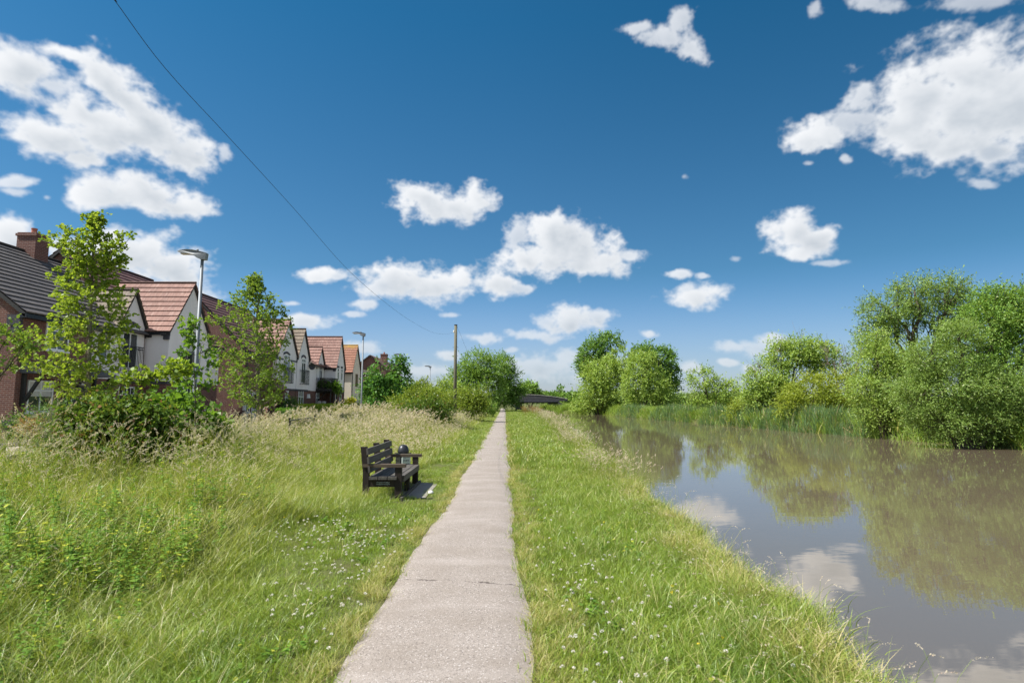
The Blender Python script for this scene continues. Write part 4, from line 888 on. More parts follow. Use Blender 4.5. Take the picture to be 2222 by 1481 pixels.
tree('willow_clump', (1395,890), 88, [(1395,800,34,36),(1378,840,32,36),(1425,840,32,34),(1400,868,28,24),(1440,872,26,20)], 'leaf_willow', 'pale willow with rounded bush in front, right half of the distant clump', group=G1, clump=.85, leaf=.30, wd=.13, ns=10, k=7, zmin=.1)
tree('small_willow', (1540,900), 62, [(1528,822,30,22),(1545,850,34,26),(1585,850,24,26),(1504,862,18,18),(1515,888,20,22),(1560,880,40,18)], 'leaf_willow', 'small loose willow between the distant clump and the tall trees', group=G1, clump=.62, leaf=.22, wd=.09, ns=9, k=7, cover=.85, zmin=-.3)
tree('leaning_willow', (1690,895), 48, [(1700,775,42,34),(1745,760,40,30),(1655,830,34,36),(1692,850,48,40),(1785,775,40,34),(1635,865,26,22)], 'leaf_willow', 'leaning willow with bare dead twigs sticking out of its top', group=G1, clump=.62, leaf=.18, wd=.08, ns=12, k=8, dens=1.25, dead=11, cover=.95)
tree('bare_topped_tree', (1830,890), 46, [(1810,790,34,30),(1845,800,28,30),(1870,770,22,32)], 'leaf_willow_grey', 'half bare tree with dead branches between the leaning willow and the tall tree', group=G1, bark='dead_twig', clump=.5, leaf=.17, wd=.06, ns=7, k=6, dead=10, cover=.7, dens=.7)
tree('yellow_bush', (1770,900), 43, [(1765,855,58,42),(1722,878,38,30),(1825,850,46,44),(1790,890,60,28)], 'leaf_lime', 'rounded yellow-green bush behind the reeds', 'bush', G1, clump=.55, leaf=.17, wd=.07, ns=11, k=7, r0=.1)
tree('yellow_bush', (1625,900), 50, [(1620,880,28,22),(1660,890,30,20),(1600,895,24,14)], 'leaf_lime', 'low bright bush at the left foot of the leaning willow', 'bush', G1, clump=.5, leaf=.17, wd=.07, ns=11, k=6, r0=.08)
tree('tall_willow', (2005,900), 38, [(1925,672,50,40),(1985,640,50,36),(2050,632,46,36),(2085,672,32,36),(1900,722,40,36),(2040,690,50,32),(1965,705,44,28),(1925,770,34,26)], 'leaf_willow_grey', 'tallest open-crowned willow with dark limbs showing against the sky', group=G1, clump=.55, leaf=.17, wd=.055, ns=10, k=8, r0=.28, cover=.88, dens=1.2, twigs=8, inner=.4)
tree('bank_willow', (1915,900), 33, [(1905,790,44,44),(1945,830,58,50),(1885,850,40,44),(1925,890,58,36),(1990,800,46,44),(1900,750,30,34)], 'leaf_willow', 'dense willow below the tall crown, just right of the yellow bush', group=G1, clump=.5, leaf=.115, wd=.043, ns=16, k=8, dens=1.25, r0=.2, zmin=-.1)
tree('ash_tree', (2160,900), 31, [(2150,700,56,60),(2200,665,50,44),(2160,650,30,26),(2250,720,60,80),(2120,760,50,50),(2190,800,70,60)], 'leaf_mid', 'dark leafy tree crown at the right edge behind the front willow', group=G1, clump=.55, leaf=.125, wd=.06, ns=16, k=8, dens=1.25, r0=.3)
tree('front_willow', (2090,930), 26.5, [(2020,780,52,46),(2080,730,44,40),(2070,840,74,56),(1990,860,46,50),(2145,850,58,56),(2040,910,64,40),(2120,920,70,42),(2200,870,50,60),(2210,935,60,34),(2280,860,60,90)], 'leaf_willow_grey', 'largest grey-green willow spilling down to the water at the right', group=G1, clump=.44, leaf=.105, wd=.036, ns=18, k=8, dens=1.35, r0=.2, zmin=-.38, curve=-.10)
# --- far middle
G2 = 'trees around the far end of the towpath'
tree('big_willow', (1040,885), 98, [(1035,790,34,28),(1068,800,32,34),(1012,825,36,34),(1045,845,50,38),(985,850,26,26)], 'leaf_mid', 'big round willow left of the far end of the path', group=G2, clump=.95, leaf=.34, wd=.14, ns=10, k=7)
tree('big_willow', (1075,885,4), 104, [(1096,800,22,32),(1108,830,16,34),(1090,850,30,34),(1115,855,16,28)], 'leaf_dark', 'darker willow overhanging the far end of the path', group=G2, clump=.95, leaf=.34, wd=.14, ns=10, k=7)
tree('far_tree', (1150,880), 165, [(1148,848,26,16),(1168,856,20,12),(1132,852,14,14)], 'leaf_mid', 'low rounded tree beyond the canal bridge', group=G2, clump=1.4, leaf=.6, wd=.4, ns=8, k=6)
tree('far_tree', (1215,880), 150, [(1215,847,7,9)], 'leaf_dark', 'tiny single tree sticking up behind the far hedge', group=G2, clump=.9, leaf=.45, wd=.3, ns=7, k=5)
tree('far_bush', (1222,885), 135, [(1222,868,11,13),(1240,872,10,12)], 'leaf_mid', 'small pale bush before the far hedge, right of the bridge', 'bush', G2, clump=.8, leaf=.4, wd=.25, ns=8, k=6)
tree('far_hedge', (1215,885), 142, [(1195,868,12,14),(1212,866,14,13),(1240,866,22,13),(1268,868,22,14)], 'leaf_dark', 'dark level-topped hedge right of the canal bridge', 'hedge', G2, clump=.9, leaf=.42, wd=.28, ns=9, k=6)
tree('far_hedge', (1500,885), 130, [(x, 872+3*math.sin(x), 26, 13) for x in range(1290, 1720, 34)], 'leaf_far', 'distant low hedge seen between the far bank trees', 'hedge', G2, clump=1.0, leaf=.5, wd=.3, ns=8, k=6)
G3 = 'bushes and small trees along the left of the towpath'
tree('small_tree', (915,880), 68, [(918,835,16,16),(930,850,24,18),(905,852,18,14)], 'leaf_yellow', 'small pointed yellow-green tree just right of the chestnuts', group=G3, clump=.6, leaf=.22, wd=.10, ns=9, k=6, cover=.85, r0=.1)
tree('small_tree', (890,880), 74, [(890,840,16,14),(885,858,20,14)], 'leaf_far', 'small hazy tree behind the rightmost chestnut', group=G3, clump=.6, leaf=.24, wd=.12, ns=8, k=6, r0=.1)
tree('small_tree', (965,880), 62, [(955,838,18,16),(975,848,26,20),(940,852,16,14),(1000,850,14,18)], 'leaf_willow', 'loose light tree left of the big round willow', group=G3, clump=.55, leaf=.2, wd=.09, ns=9, k=6, cover=.85, r0=.1)
tree('hawthorn_bush', (905,885), 33, [(880,880,34,24),(915,866,40,26),(950,872,40,26),(900,890,50,20)], 'leaf_yellow', 'yellow-green hawthorn mound left of the telegraph pole', 'bush', G3, clump=.42, leaf=.12, wd=.06, ns=13, k=7, r0=.06)
tree('hawthorn_bush', (925,890), 30.5, [(925,888,34,20),(955,893,26,16),(895,896,26,16)], 'leaf_bramble', 'dark shaded bush at the foot of the hawthorn mound', 'bush', G3, clump=.36, leaf=.10, wd=.06, ns=12, k=7, r0=.05)
tree('hawthorn_bush', (1015,885), 47, [(1000,866,36,18),(1030,868,28,18),(1050,878,14,16),(1015,882,44,14)], 'leaf_yellow', 'long low hawthorn bush right of the telegraph pole', 'bush', G3, clump=.48, leaf=.15, wd=.075, ns=12, k=7, r0=.06)
tree('hawthorn_bush', (1053,888), 62, [(1055,880,10,14),(1062,888,12,10)], 'leaf_mid', 'small bush by the path in front of the black post', 'bush', G3, clump=.4, leaf=.16, wd=.09, ns=10, k=6, r0=.05)
tree('bramble_mound', (250,960), 10.3, [(195,912,48,34),(262,900,66,32),(325,918,52,34),(165,940,44,50),(250,965,110,60),(345,965,50,50)], 'leaf_bramble', 'dark bramble mound with reddish sprays in front of the houses', 'bush', G3, clump=.20, leaf=.060, wd=.045, ns=15, k=6, r0=.03, shape='h', twigs=8, thick=.7)
tree('maple_shrub', (400,960), 12.2, [(365,905,40,30),(420,915,50,28),(335,890,28,22),(460,935,40,20),(390,950,80,30),(385,875,24,20)], 'leaf_sapling', 'bright green broad-leaved shrub joining the bramble mound on its right', 'bush', G3, clump=.24, leaf=.105, wd=.085, ns=9, k=6, r0=.03, shape='h', thick=.6)
young('maple_sapling', 11.6, [(428,930),(424,850),(420,770),(412,695)], [(700,14,16),(730,22,20),(770,34,36),(810,46,42),(850,54,50),(885,60,55)], 'leaf_sapling', 'thin sapling rising from the shrub in front of the nearest lamp', nb=11, leaf=.065, wd=.05, tuft=.13, per=9, r0=.016, group=G3, bark='bark')
young('arching_sapling', 10.6, [(235,880),(262,838),(300,822),(345,816),(395,800)], [(792,40,12),(812,50,36),(830,40,30)], 'leaf_oak', 'long thin arching branch reaching right from the mound', nb=9, leaf=.07, wd=.055, tuft=.13, per=16, r0=.016, group=G3, bark='bark')
# --- young street trees
G4 = 'young trees on the verge of the estate road'
young('young_oak', 13.2, [(186,1000),(190,900),(193,800),(196,700),(200,590),(203,520),(205,470)], [(472,8,8),(500,20,16),(520,95,28),(535,110,80),(560,40,62),(600,66,48),(640,72,58),(680,66,70),(720,96,80),(760,140,78),(800,120,88),(835,112,80),(862,50,34)], 'leaf_oak', 'tall narrow young oak in front of the brick end house', nb=70, leaf=.066, wd=.05, tuft=.155, per=20, r0=.06, group=G4, extra=[(575,92,522,.2),(590,140,505,-.2),(580,280,518,.1),(620,262,512,-.3),(600,272,560,.2),(730,40,735,-.2),(800,35,800,.2),(760,268,700,.1),(640,118,600,0)])
young('young_cherry', 23.5, [(567,910),(560,840),(556,760),(556,700),(562,650),(550,604)], [(604,6,10),(640,42,22),(680,86,60),(700,104,66),(740,112,60),(780,118,66),(815,116,74),(840,108,76),(862,80,62),(880,34,34)], 'leaf_oak2', 'young tree with leaning pale trunk between the two nearest lamps', nb=80, leaf=.088, wd=.058, tuft=.24, per=20, r0=.09, group=G4, extra=[(700,618,680,.3),(690,400,700,-.3),(780,440,770,.2),(820,632,800,-.2),(640,520,640,0)])
tree('horse_chestnut', (823,890), 45, [(826,790,14,22),(822,815,22,20),(812,840,26,22),(838,838,24,24),(826,860,34,18)], 'leaf_chestnut', 'left of the two dark round horse chestnut trees', group=G4, clump=.5, leaf=.22, wd=.13, ns=9, k=6, up=-.3, curve=-.3, r0=.12, cover=.85)
tree('horse_chestnut', (866,890), 48, [(862,792,18,20),(868,815,18,24),(850,835,20,22),(874,845,18,26),(862,865,26,16)], 'leaf_chestnut', 'right of the two dark round horse chestnut trees', group=G4, clump=.5, leaf=.22, wd=.13, ns=9, k=6, up=-.3, curve=-.3, r0=.12, cover=.85)
tree('edge_tree', (-150,900), 8.6, [(0,665,18,8),(20,728,44,10),(50,750,30,8),(-10,765,30,12),(8,798,12,7),(-90,720,50,50)], 'leaf_oak2', 'leafy branches of a tree reaching in at the left edge', group=G4, clump=.15, leaf=.05, wd=.035, ns=7, k=5, r0=.028, shape='h', cover=.7, thick=.5)
# --- gardens
G5 = 'shrubs and hedges in the front gardens'
def hedge(name, x0, x1, y0, y1, z1, mat, label, leaf=.11, dens=240):
    t = thing(name, ((x0+x1)/2, (y0+y1)/2, .3), label, 'hedge', G5); w_, d_, h_ = x1-x0, y1-y0, z1-.3
    n_ = int(dens*(w_*d_ + 2*h_*(w_+d_))); f = rng.random(n_); u, v = rng.random(n_), rng.random(n_); a_ = w_*d_/(w_*d_+2*h_*(w_+d_)); q = h_*d_/(w_*d_+2*h_*(w_+d_))
    P = np.stack([u*w_-w_/2, v*d_-d_/2, h_+0*u], -1)
    m1 = (f > a_) & (f < a_+q); P[m1] = np.stack([w_/2+0*u, u*d_-d_/2, v*h_], -1)[m1]; m2 = (f >= a_+q) & (f < a_+2*q); P[m2] = np.stack([-w_/2+0*u, u*d_-d_/2, v*h_], -1)[m2]
    m3 = f >= a_+2*q; P[m3] = np.stack([u*w_-w_/2, np.where(v > .5, d_/2, -d_/2), rng.random(n_)*h_], -1)[m3]
    P += rng.normal(size=P.shape)*.045; o_ = unit(P*np.array([1/w_, 1/d_, 1/h_]))
    me = leaf_mesh('foliage', P, unit(o_ + rdir(n_)*.9 + np.array([0,0,.4])), unit(rdir(n_) + o_), leaf, leaf*.6, M[mat]); link(bpy.data.objects.new('foliage', me), t)
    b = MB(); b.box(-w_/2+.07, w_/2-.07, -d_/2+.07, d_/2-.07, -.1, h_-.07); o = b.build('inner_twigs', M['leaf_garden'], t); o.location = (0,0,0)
hedge('clipped_hedge', -15.9, -15.2, 42.5, 58, 1.38, 'leaf_hedge', 'long clipped bright-topped hedge in front of the balcony house')
hedge('clipped_hedge', -14.9, -14.3, 37.5, 42, 1.15, 'leaf_box', 'darker clipped hedge nearer the porch', .10)
tree('dark_shrub', (40,940), 18.6, [(50,925,36,26),(95,915,40,26),(140,905,34,30)], 'leaf_garden', 'dark garden shrubs below the end house window', 'bush', G5, clump=.28, leaf=.08, wd=.04, ns=10, k=6, r0=.03)
tree('orange_shrub', (62,940), 16.6, [(60,922,22,10),(75,928,14,9)], 'leaf_orange', 'faded orange-flowered shrub before the brick end house', 'bush', G5, clump=.15, leaf=.05, wd=.035, ns=10, k=6, r0=.02)
tree('dry_shrub', (112,930), 15.8, [(112,890,10,26),(96,905,14,18),(122,912,16,20)], 'leaf_bramble', 'brown dried flower spikes left of the bramble mound', 'bush', G5, bark='dead_twig', clump=.14, leaf=.035, wd=.02, ns=6, k=5, r0=.012, dead=9, twigs=10, cover=.5)
tree('garden_bush', (625,895), 42, [(628,880,12,16)], 'leaf_garden', 'small dark conical bush before the narrow gabled house', 'bush', G5, clump=.25, leaf=.10, wd=.06, ns=10, k=6, r0=.04)
tree('golden_shrub', (757,890), 62, [(757,872,12,6)], 'leaf_gold', 'bright golden shrub in front of the cream house', 'bush', G5, clump=.3, leaf=.12, wd=.08, ns=12, k=6, r0=.04)
tree('grey_green_shrub', (775,895), 58, [(782,885,14,10),(762,886,12,9)], 'leaf_willow_grey', 'pale feathery shrub at the foot of the second lamp', 'bush', G5, clump=.3, leaf=.14, wd=.03, ns=12, k=6, r0=.04)
tree('garden_bush', (815,895), 60, [(802,880,16,9),(825,880,18,9),(850,882,16,9)], 'leaf_yellow', 'low yellow and green hedge below the horse chestnuts', 'bush', G5, clump=.35, leaf=.14, wd=.08, ns=11, k=6, r0=.04)
cl = tree('balcony_climber', (700,880), 56.5, [(690,834,14,6),(710,836,18,7),(728,838,10,8),(735,845,6,8)], 'leaf_sapling', 'green climber hanging along the edge of the big balcony', 'climbing plant', None, clump=.22, leaf=.12, wd=.07, ns=11, k=6, r0=.02, depth=.35)
# far woods closing the horizon
def treeline(name, x0, x1, y, h_, label, n_):
    xs = rng.uniform(x0, x1, n_); zs = rng.random(n_)**.8; top = h_*(.65 + .35*np.sin(xs*.021)*np.sin(xs*.0077+1) + .15*np.sin(xs*.09))
    P = np.stack([xs, y + rng.uniform(-12, 12, n_), zs*top], -1)
    me = leaf_mesh(name, P, unit(rdir(n_) + np.array([0,0,.4])), unit(rdir(n_) + np.array([0,-.4,.5])), 2.6, 1.9, M['leaf_far']); o = link(bpy.data.objects.new(name, me)); tag(o, label, 'trees', None, 'stuff')
treeline('far_woods', -420, 560, 430, 9.5, 'distant belt of woods closing the horizon', 30000)

# ------------------------------------------------------------------ grass, flowers, reeds (uncountable ground cover)
leaf_mat('grass_short', (.115,.215,.018), (.255,.345,.035), (.46,.44,.14), .30, .5, .03, patch=((.36,.36,.07), .55, .52, .76, .6), dark=((.05,.15,.02), 1.3, .52, .70, .5), dry=.06)
leaf_mat('grass_mid', (.10,.20,.02), (.265,.345,.05), (.50,.46,.19), .30, .6, .03, patch=((.36,.36,.09), .45, .48, .74, .6), dark=((.045,.13,.02), .9, .50, .68, .6), dry=.10)
leaf_mat('grass_tall', (.17,.275,.035), (.37,.42,.085), (.62,.55,.30), .32, .5, .03, patch=((.48,.45,.16), .4, .50, .74, .6), dark=((.07,.17,.03), .75, .52, .68, .65), dry=.16)
leaf_mat('grass_edge', (.22,.28,.05), (.42,.40,.13), (.56,.48,.26), .28, .5, dry=.25)
leaf_mat('seed_head', (.50,.42,.31), (.66,.58,.46), (.55,.40,.32), .28, 1.0, dry=.2)
leaf_mat('weed_leaf', (.05,.145,.025), (.19,.31,.04), (.46,.48,.06), .34, 1.0, .03, dry=.10)
leaf_mat('reed_blade', (.08,.16,.065), (.15,.24,.095), (.42,.34,.20), .32, .6, dry=.08)
leaf_mat('reed_bright', (0.162,0.270,0.044), (0.257,0.365,0.061), (0.486,0.446,0.132), .34, .6, dry=.06)
leaf_mat('reed_litter', (0.459,0.311,0.143), (0.621,0.459,0.242), None, .2)
leaf_mat('dock_rust', (.27,.12,.05), (.36,.20,.07), (.20,.22,.06), .3, dry=.3)
leaf_mat('petal_white', (.72,.70,.66), (.82,.80,.78), (.70,.55,.52), .3, dry=.15); leaf_mat('petal_yellow', (.75,.55,.03), (.80,.62,.04), None, .3)
pro = bpy.data.collections.new('plant_prototypes')      # not linked to the scene: only the source of the ground cover below
def blades(n_, rad, h0, h1, w0, lean, bend, seg=3, clumpy=.6):
    b = rng.normal(size=(n_, 2))*rad*clumpy; a = rng.random(n_)*2*PI; h_ = h0 + (h1-h0)*rng.random(n_)**1.3
    le = lean*rng.normal(size=n_)*.7 + lean*.5; d = np.stack([np.cos(a), np.sin(a)], -1); s = np.stack([-np.sin(a+rng.normal(size=n_)*.8), np.cos(a+rng.normal(size=n_)*.8)], -1)
    w_ = w0*(.6+.8*rng.random(n_)); V = []
    for k in range(seg+1):
        t = k/seg; hor = (le*t + bend*t*t*(.4+rng.random(n_)*.0+.6*np.abs(np.sin(a*3))))*h_; z = h_*(t - .28*bend*t*t)
        c = np.stack([b[:,0] + d[:,0]*hor, b[:,1] + d[:,1]*hor, z - .02], -1)
        if k == seg: V.append(c[:, None])
        else:
            o = np.stack([s[:,0], s[:,1], 0*z], -1)*(w_*(1-.55*t*t))[:, None]*.5; V.append(np.stack([c-o, c+o], 1))
    V = np.concatenate(V, 1); m_ = 2*seg+1; lp, tot = [], []
    base = []
    for k in range(seg-1): base.append([2*k, 2*k+1, 2*k+3, 2*k+2])
    base.append([2*seg-2, 2*seg-1, 2*seg])
    off = np.arange(n_)*m_
    loops = np.concatenate([np.array(q)[None] + off[:, None] for q in base], 1).reshape(-1)
    tots = np.tile([len(q) for q in base], n_)
    return V.reshape(-1, 3), loops, tots
def join(parts):
    V, L, T, off, mi = [], [], [], 0, []
    for (v, l, t, k) in parts: V.append(v); L.append(l + off); T.append(t); off += len(v); mi.append(np.full(len(t), k))
    return np.concatenate(V), np.concatenate(L), np.concatenate(T), np.concatenate(mi)
def proto(name, parts, mats):
    V, L, T, mi = join(parts); st = np.concatenate([[0], np.cumsum(T)[:-1]])
    me = np_mesh(name, V, L, st, T, mats[0])
    for m in mats[1:]: me.materials.append(m)
    me.polygons.foreach_set('material_index', mi.astype(np.int32)); me.update()
    o = bpy.data.objects.new(name, me); pro.objects.link(o); return o
def quads(P, D, Nn, L, Wd):
    D = unit(D); S = unit(np.cross(D, Nn)); L = np.broadcast_to(L, (len(P),))[:, None]; Wd = np.broadcast_to(Wd, (len(P),))[:, None]
    V = np.stack([P, P + D*L*.45 + S*Wd*.5, P + D*L, P + D*L*.45 - S*Wd*.5], 1).reshape(-1, 3)
    return V, np.arange(len(P)*4), np.full(len(P), 4)
def stem(p0, p1, p2, w_, n_=5):
    t = np.linspace(0, 1, n_)[:, None]; c = (1-t)**2*p0 + 2*t*(1-t)*p1 + t*t*p2
    V = []; s = np.array([w_/2, 0, 0]); s2 = np.array([0, w_/2, 0])
    V = np.concatenate([np.stack([c - s, c + s], 1).reshape(-1, 3), np.stack([c - s2, c + s2], 1).reshape(-1, 3)])
    q = np.array([[2*k, 2*k+1, 2*k+3, 2*k+2] for k in range(n_-1)]); q = np.concatenate([q, q + 2*n_]); return V, q.reshape(-1), np.full(len(q), 4), c
def seedheads(n_, h0, h1, rad, hl, hw, nq, sw, arch=.5, ql=.012):
    parts = []
    for _ in range(n_):
        h_ = random.uniform(h0, h1); a = random.gauss(.3, 1.3); x0, y0 = random.gauss(0, rad), random.gauss(0, rad); r_ = h_*random.uniform(.1, .35)*arch*2
        p0 = np.array([x0, y0, 0.]); p2 = np.array([x0 + math.cos(a)*r_, y0 + math.sin(a)*r_, h_]); p1 = np.array([x0 + math.cos(a)*r_*.15, y0 + math.sin(a)*r_*.15, h_*.75])
        v, l, t, c = stem(p0, p1, p2, sw); parts.append((v, l, t, 0))
        d = p2 - c[-2]; d /= np.linalg.norm(d); dn = unit((d + np.array([math.cos(a)*.8, math.sin(a)*.8, -.45])*arch)[None])[0]
        L_ = hl*random.uniform(.7, 1.3); tt = rng.random(nq)
        P = p2 + dn*(tt*L_)[:, None] + np.array([0,0,-1])*(tt**2*L_*.25*arch)[:, None]
        P += rdir(nq)*(hw*np.sin(PI*np.clip(tt*.9+.08, 0, 1))*.5)[:, None]
        q = quads(P, dn + rdir(nq)*.55, rdir(nq), ql*(.7+.6*rng.random(nq)), ql*.42); parts.append((*q, 1))
    return parts
def weed(h_, npairs, L, W, hw=.0):
    parts = []; v, l, t, c = stem(np.zeros(3), np.array([random.gauss(0,.03),random.gauss(0,.03),h_*.5]), np.array([random.gauss(0,.07),random.gauss(0,.07),h_]), .006); parts.append((v, l, t, 0))
    P, D, Ls = [], [], []
    for k in range(npairs):
        f = .12 + .88*k/npairs; p = c[min(4, int(f*4))]*(1-(f*4 % 1)) + c[min(4, int(f*4)+1)]*(f*4 % 1); a = k*1.57 + random.gauss(0,.3)
        for s_ in (0, PI, PI*.5) if random.random() < .3 else (0, PI): P.append(p); D.append([math.cos(a+s_), math.sin(a+s_), random.uniform(-.1,.6)]); Ls.append(L*(1.15-.65*f)*random.uniform(.7,1.2))
    P, D, Ls = np.array(P), np.array(D), np.array(Ls); D = unit(D)
    S = unit(np.cross(D, np.array([0,0,1.]))); U = np.cross(S, D); W_ = (Ls*W)[:, None]; Lc = Ls[:, None]
    V = np.stack([P, P + D*Lc*.3 + S*W_*.5, P + D*Lc*.65 + S*W_*.42 - U*Lc*.05, P + D*Lc - U*Lc*.22, P + D*Lc*.65 - S*W_*.42 - U*Lc*.05, P + D*Lc*.3 - S*W_*.5], 1)
    parts.append((V.reshape(-1, 3), np.arange(len(P)*6), np.full(len(P), 6), 1)); return parts
def flower(h_, r, mat_n, petals):
    parts = []; v, l, t, c = stem(np.zeros(3), np.array([.01,0,h_*.5]), np.array([random.gauss(0,.015),random.gauss(0,.015),h_]), .0025); parts.append((v, l, t, 0))
    u = rdir(petals); u[:, 2] = np.abs(u[:, 2])*.9 - .15; P = c[-1] + u*r*.35
    parts.append((*quads(P, u, rdir(petals), r*.75, r*.5), 1)); return parts
# sets of prototypes
def pset(tagname, k, fn):
    r = []
    for i in range(k): r.append(fn('%s %02d' % (tagname, i)))
    return r
PS = {}
PS['short'] = pset('a short tuft', 5, lambda nm: proto(nm, [(*blades(75, .11, .03, .10, .0035, .35, .6), 0)], [M['grass_short']]))
PS['mid'] = pset('b mid tuft', 5, lambda nm: proto(nm, [(*blades(60, .12, .08, .26, .0050, .45, .8, 4, 1.0), 0)] , [M['grass_mid']]))
PS['tall'] = pset('c tall tuft', 5, lambda nm: proto(nm, [(*blades(62, .15, .18, .62, .0055, .28, .8, 4, 1.0), 0)], [M['grass_tall']]))
PS['seed'] = pset('d seed stems', 6, lambda nm: proto(nm, seedheads(8, .45, .85, .16, .12, .020, 34, .0028), [M['grass_tall'], M['seed_head']]))
PS['seedfar'] = pset('e seed stems far', 5, lambda nm: proto(nm, seedheads(14, .45, .85, .35, .14, .035, 16, .006, .5, .035), [M['grass_tall'], M['seed_head']]))
PS['tallfar'] = pset('f tall far', 5, lambda nm: proto(nm, [(*blades(60, .34, .25, .66, .016, .25, .6, 3), 0)], [M['grass_tall']]))
PS['midfar'] = pset('g mid far', 5, lambda nm: proto(nm, [(*blades(70, .30, .08, .24, .013, .3, .6, 3), 0)], [M['grass_mid']]))
PS['weed'] = pset('h weed', 8, lambda nm: proto(nm, weed(random.uniform(.45,.8), random.randint(8,13), .115, random.uniform(.38,.6)), [M['weed_leaf'], M['weed_leaf']]))
PS['reed'] = pset('i reed', 5, lambda nm: proto(nm, [(*blades(34, .28, .95, 1.75, .026, .10, .30, 4), 0), (*blades(16, .3, .3, .8, .02, .5, .9, 3), 1)], [M['reed_blade'], M['reed_litter']]))
PS['reedb'] = pset('j reed bright', 5, lambda nm: proto(nm, [(*blades(50, .34, .6, 1.35, .028, .18, .5, 4), 0)], [M['reed_bright']]))
PS['clover'] = pset('k clover flower', 3, lambda nm: proto(nm, flower(.12, .014, 0, 26), [M['grass_short'], M['petal_white']]))
PS['butter'] = pset('l buttercup', 2, lambda nm: proto(nm, flower(.22, .013, 0, 9), [M['grass_short'], M['petal_yellow']]))
PS['edge'] = pset('m dry edge tuft', 4, lambda nm: proto(nm, [(*blades(70, .12, .05, .22, .004, .45, .8), 0)], [M['grass_edge']]))
PS['leafy'] = pset('n low leafy', 4, lambda nm: proto(nm, weed(.10, 5, .055, .75) + [(v + np.array([random.gauss(0,.05), random.gauss(0,.05), 0]), l, t, k) for (v, l, t, k) in weed(.08, 4, .05, .75)], [M['weed_leaf'], M['weed_leaf']]))
PS['rust'] = pset('o rust dock', 3, lambda nm: proto(nm, seedheads(9, .5, .95, .2, .32, .07, 46, .008, .15, .04), [M['dock_rust'], M['dock_rust']]))
PS['wispy'] = pset('p bank stems', 5, lambda nm: proto(nm, seedheads(4, .35, .65, .10, .11, .012, 18, .0024, .8, .011), [M['grass_mid'], M['seed_head']]))
order = [o.name for o in sorted(pro.objects, key=lambda o: o.name)]
subs = {}
for k, lst in PS.items():
    c = bpy.data.collections.new('set ' + k); subs[k] = c
    for o in lst: c.objects.link(o)
def scatter(name, key, P, scl, label, cat, tilt=.12, zs=None, yaw=None):
    n_ = len(P)
    if n_ == 0: return
    me = bpy.data.meshes.new(name); me.vertices.add(n_); me.vertices.foreach_set('co', np.ascontiguousarray(P, dtype=np.float32).ravel())
    a = me.attributes.new('rot', 'FLOAT_VECTOR', 'POINT'); ya = rng.random(n_)*2*PI if yaw is None else yaw + rng.normal(size=n_)*.5
    a.data.foreach_set('vector', np.stack([rng.normal(size=n_)*tilt, rng.normal(size=n_)*tilt, ya], -1).astype(np.float32).ravel())
    s = np.stack([scl*(.85+.3*rng.random(n_)), scl*(.85+.3*rng.random(n_)), (zs if zs is not None else scl)*(.75+.5*rng.random(n_))], -1)
    a = me.attributes.new('scl', 'FLOAT_VECTOR', 'POINT'); a.data.foreach_set('vector', s.astype(np.float32).ravel())
    a = me.attributes.new('idx', 'INT', 'POINT'); a.data.foreach_set('value', rng.integers(0, len(PS[key]), n_).astype(np.int32))
    o = bpy.data.objects.new(name, me); link(o); tag(o, label, cat, None, 'stuff')
    t = bpy.data.node_groups.new('scatter ' + name, 'GeometryNodeTree'); t.interface.new_socket('Geometry', in_out='INPUT', socket_type='NodeSocketGeometry'); t.interface.new_socket('Geometry', in_out='OUTPUT', socket_type='NodeSocketGeometry')
    gi = t.nodes.new('NodeGroupInput'); go = t.nodes.new('NodeGroupOutput'); ip = t.nodes.new('GeometryNodeInstanceOnPoints')
    ci = t.nodes.new('GeometryNodeCollectionInfo'); ci.inputs[0].default_value = subs[key]; ci.inputs['Separate Children'].default_value = True; ci.inputs['Reset Children'].default_value = True
    def att(nm, typ): q = t.nodes.new('GeometryNodeInputNamedAttribute'); q.data_type = typ; q.inputs[0].default_value = nm; return q.outputs[0]
    er = t.nodes.new('FunctionNodeEulerToRotation'); t.links.new(att('rot', 'FLOAT_VECTOR'), er.inputs[0])
    ip.inputs['Pick Instance'].default_value = True
    t.links.new(gi.outputs[0], ip.inputs['Points']); t.links.new(ci.outputs[0], ip.inputs['Instance']); t.links.new(att('idx', 'INT'), ip.inputs['Instance Index'])
    t.links.new(er.outputs[0], ip.inputs['Rotation']); t.links.new(att('scl', 'FLOAT_VECTOR'), ip.inputs['Scale']); t.links.new(ip.outputs[0], go.inputs[0])
    md = o.modifiers.new('scatter', 'NODES'); md.node_group = t; return o
def pts(y0, y1, xl, xr, dens, mask=None):
    """points between curves xl(y), xr(y); dens(x,y) per m2"""
    yy = np.linspace(y0, y1, 60); XL, XR = xl(yy), xr(yy); x0, x1 = XL.min(), XR.max(); gxs = np.linspace(x0, x1, 40)
    dm = float(np.max(dens(*np.meshgrid(gxs, yy)))); n_ = int(dm*(x1-x0)*(y1-y0)); x = rng.uniform(x0, x1, n_); y = rng.uniform(y0, y1, n_)
    k = (x > xl(y)) & (x < xr(y)) & (rng.random(n_) < dens(x, y)/dm)
    k &= (x > -1.02*y - 2.6) & (x < 1.02*y + 2.6)
    if mask is not None: k &= mask(x, y)
    x, y = x[k], y[k]; return np.stack([x, y, hgt(x, y)], -1)
def wob(x, y, s=1.0): return np.sin(x*1.7*s+1.3)*np.sin(y*1.3*s+.4) + .6*np.sin(x*3.9*s+y*2.1*s) + .4*np.sin(y*5.3*s - x*2.7*s)
PLf = lambda y: path_edges(y)[0]; PRf = lambda y: path_edges(y)[1]
cst = lambda v: (lambda y: v + 0*y)
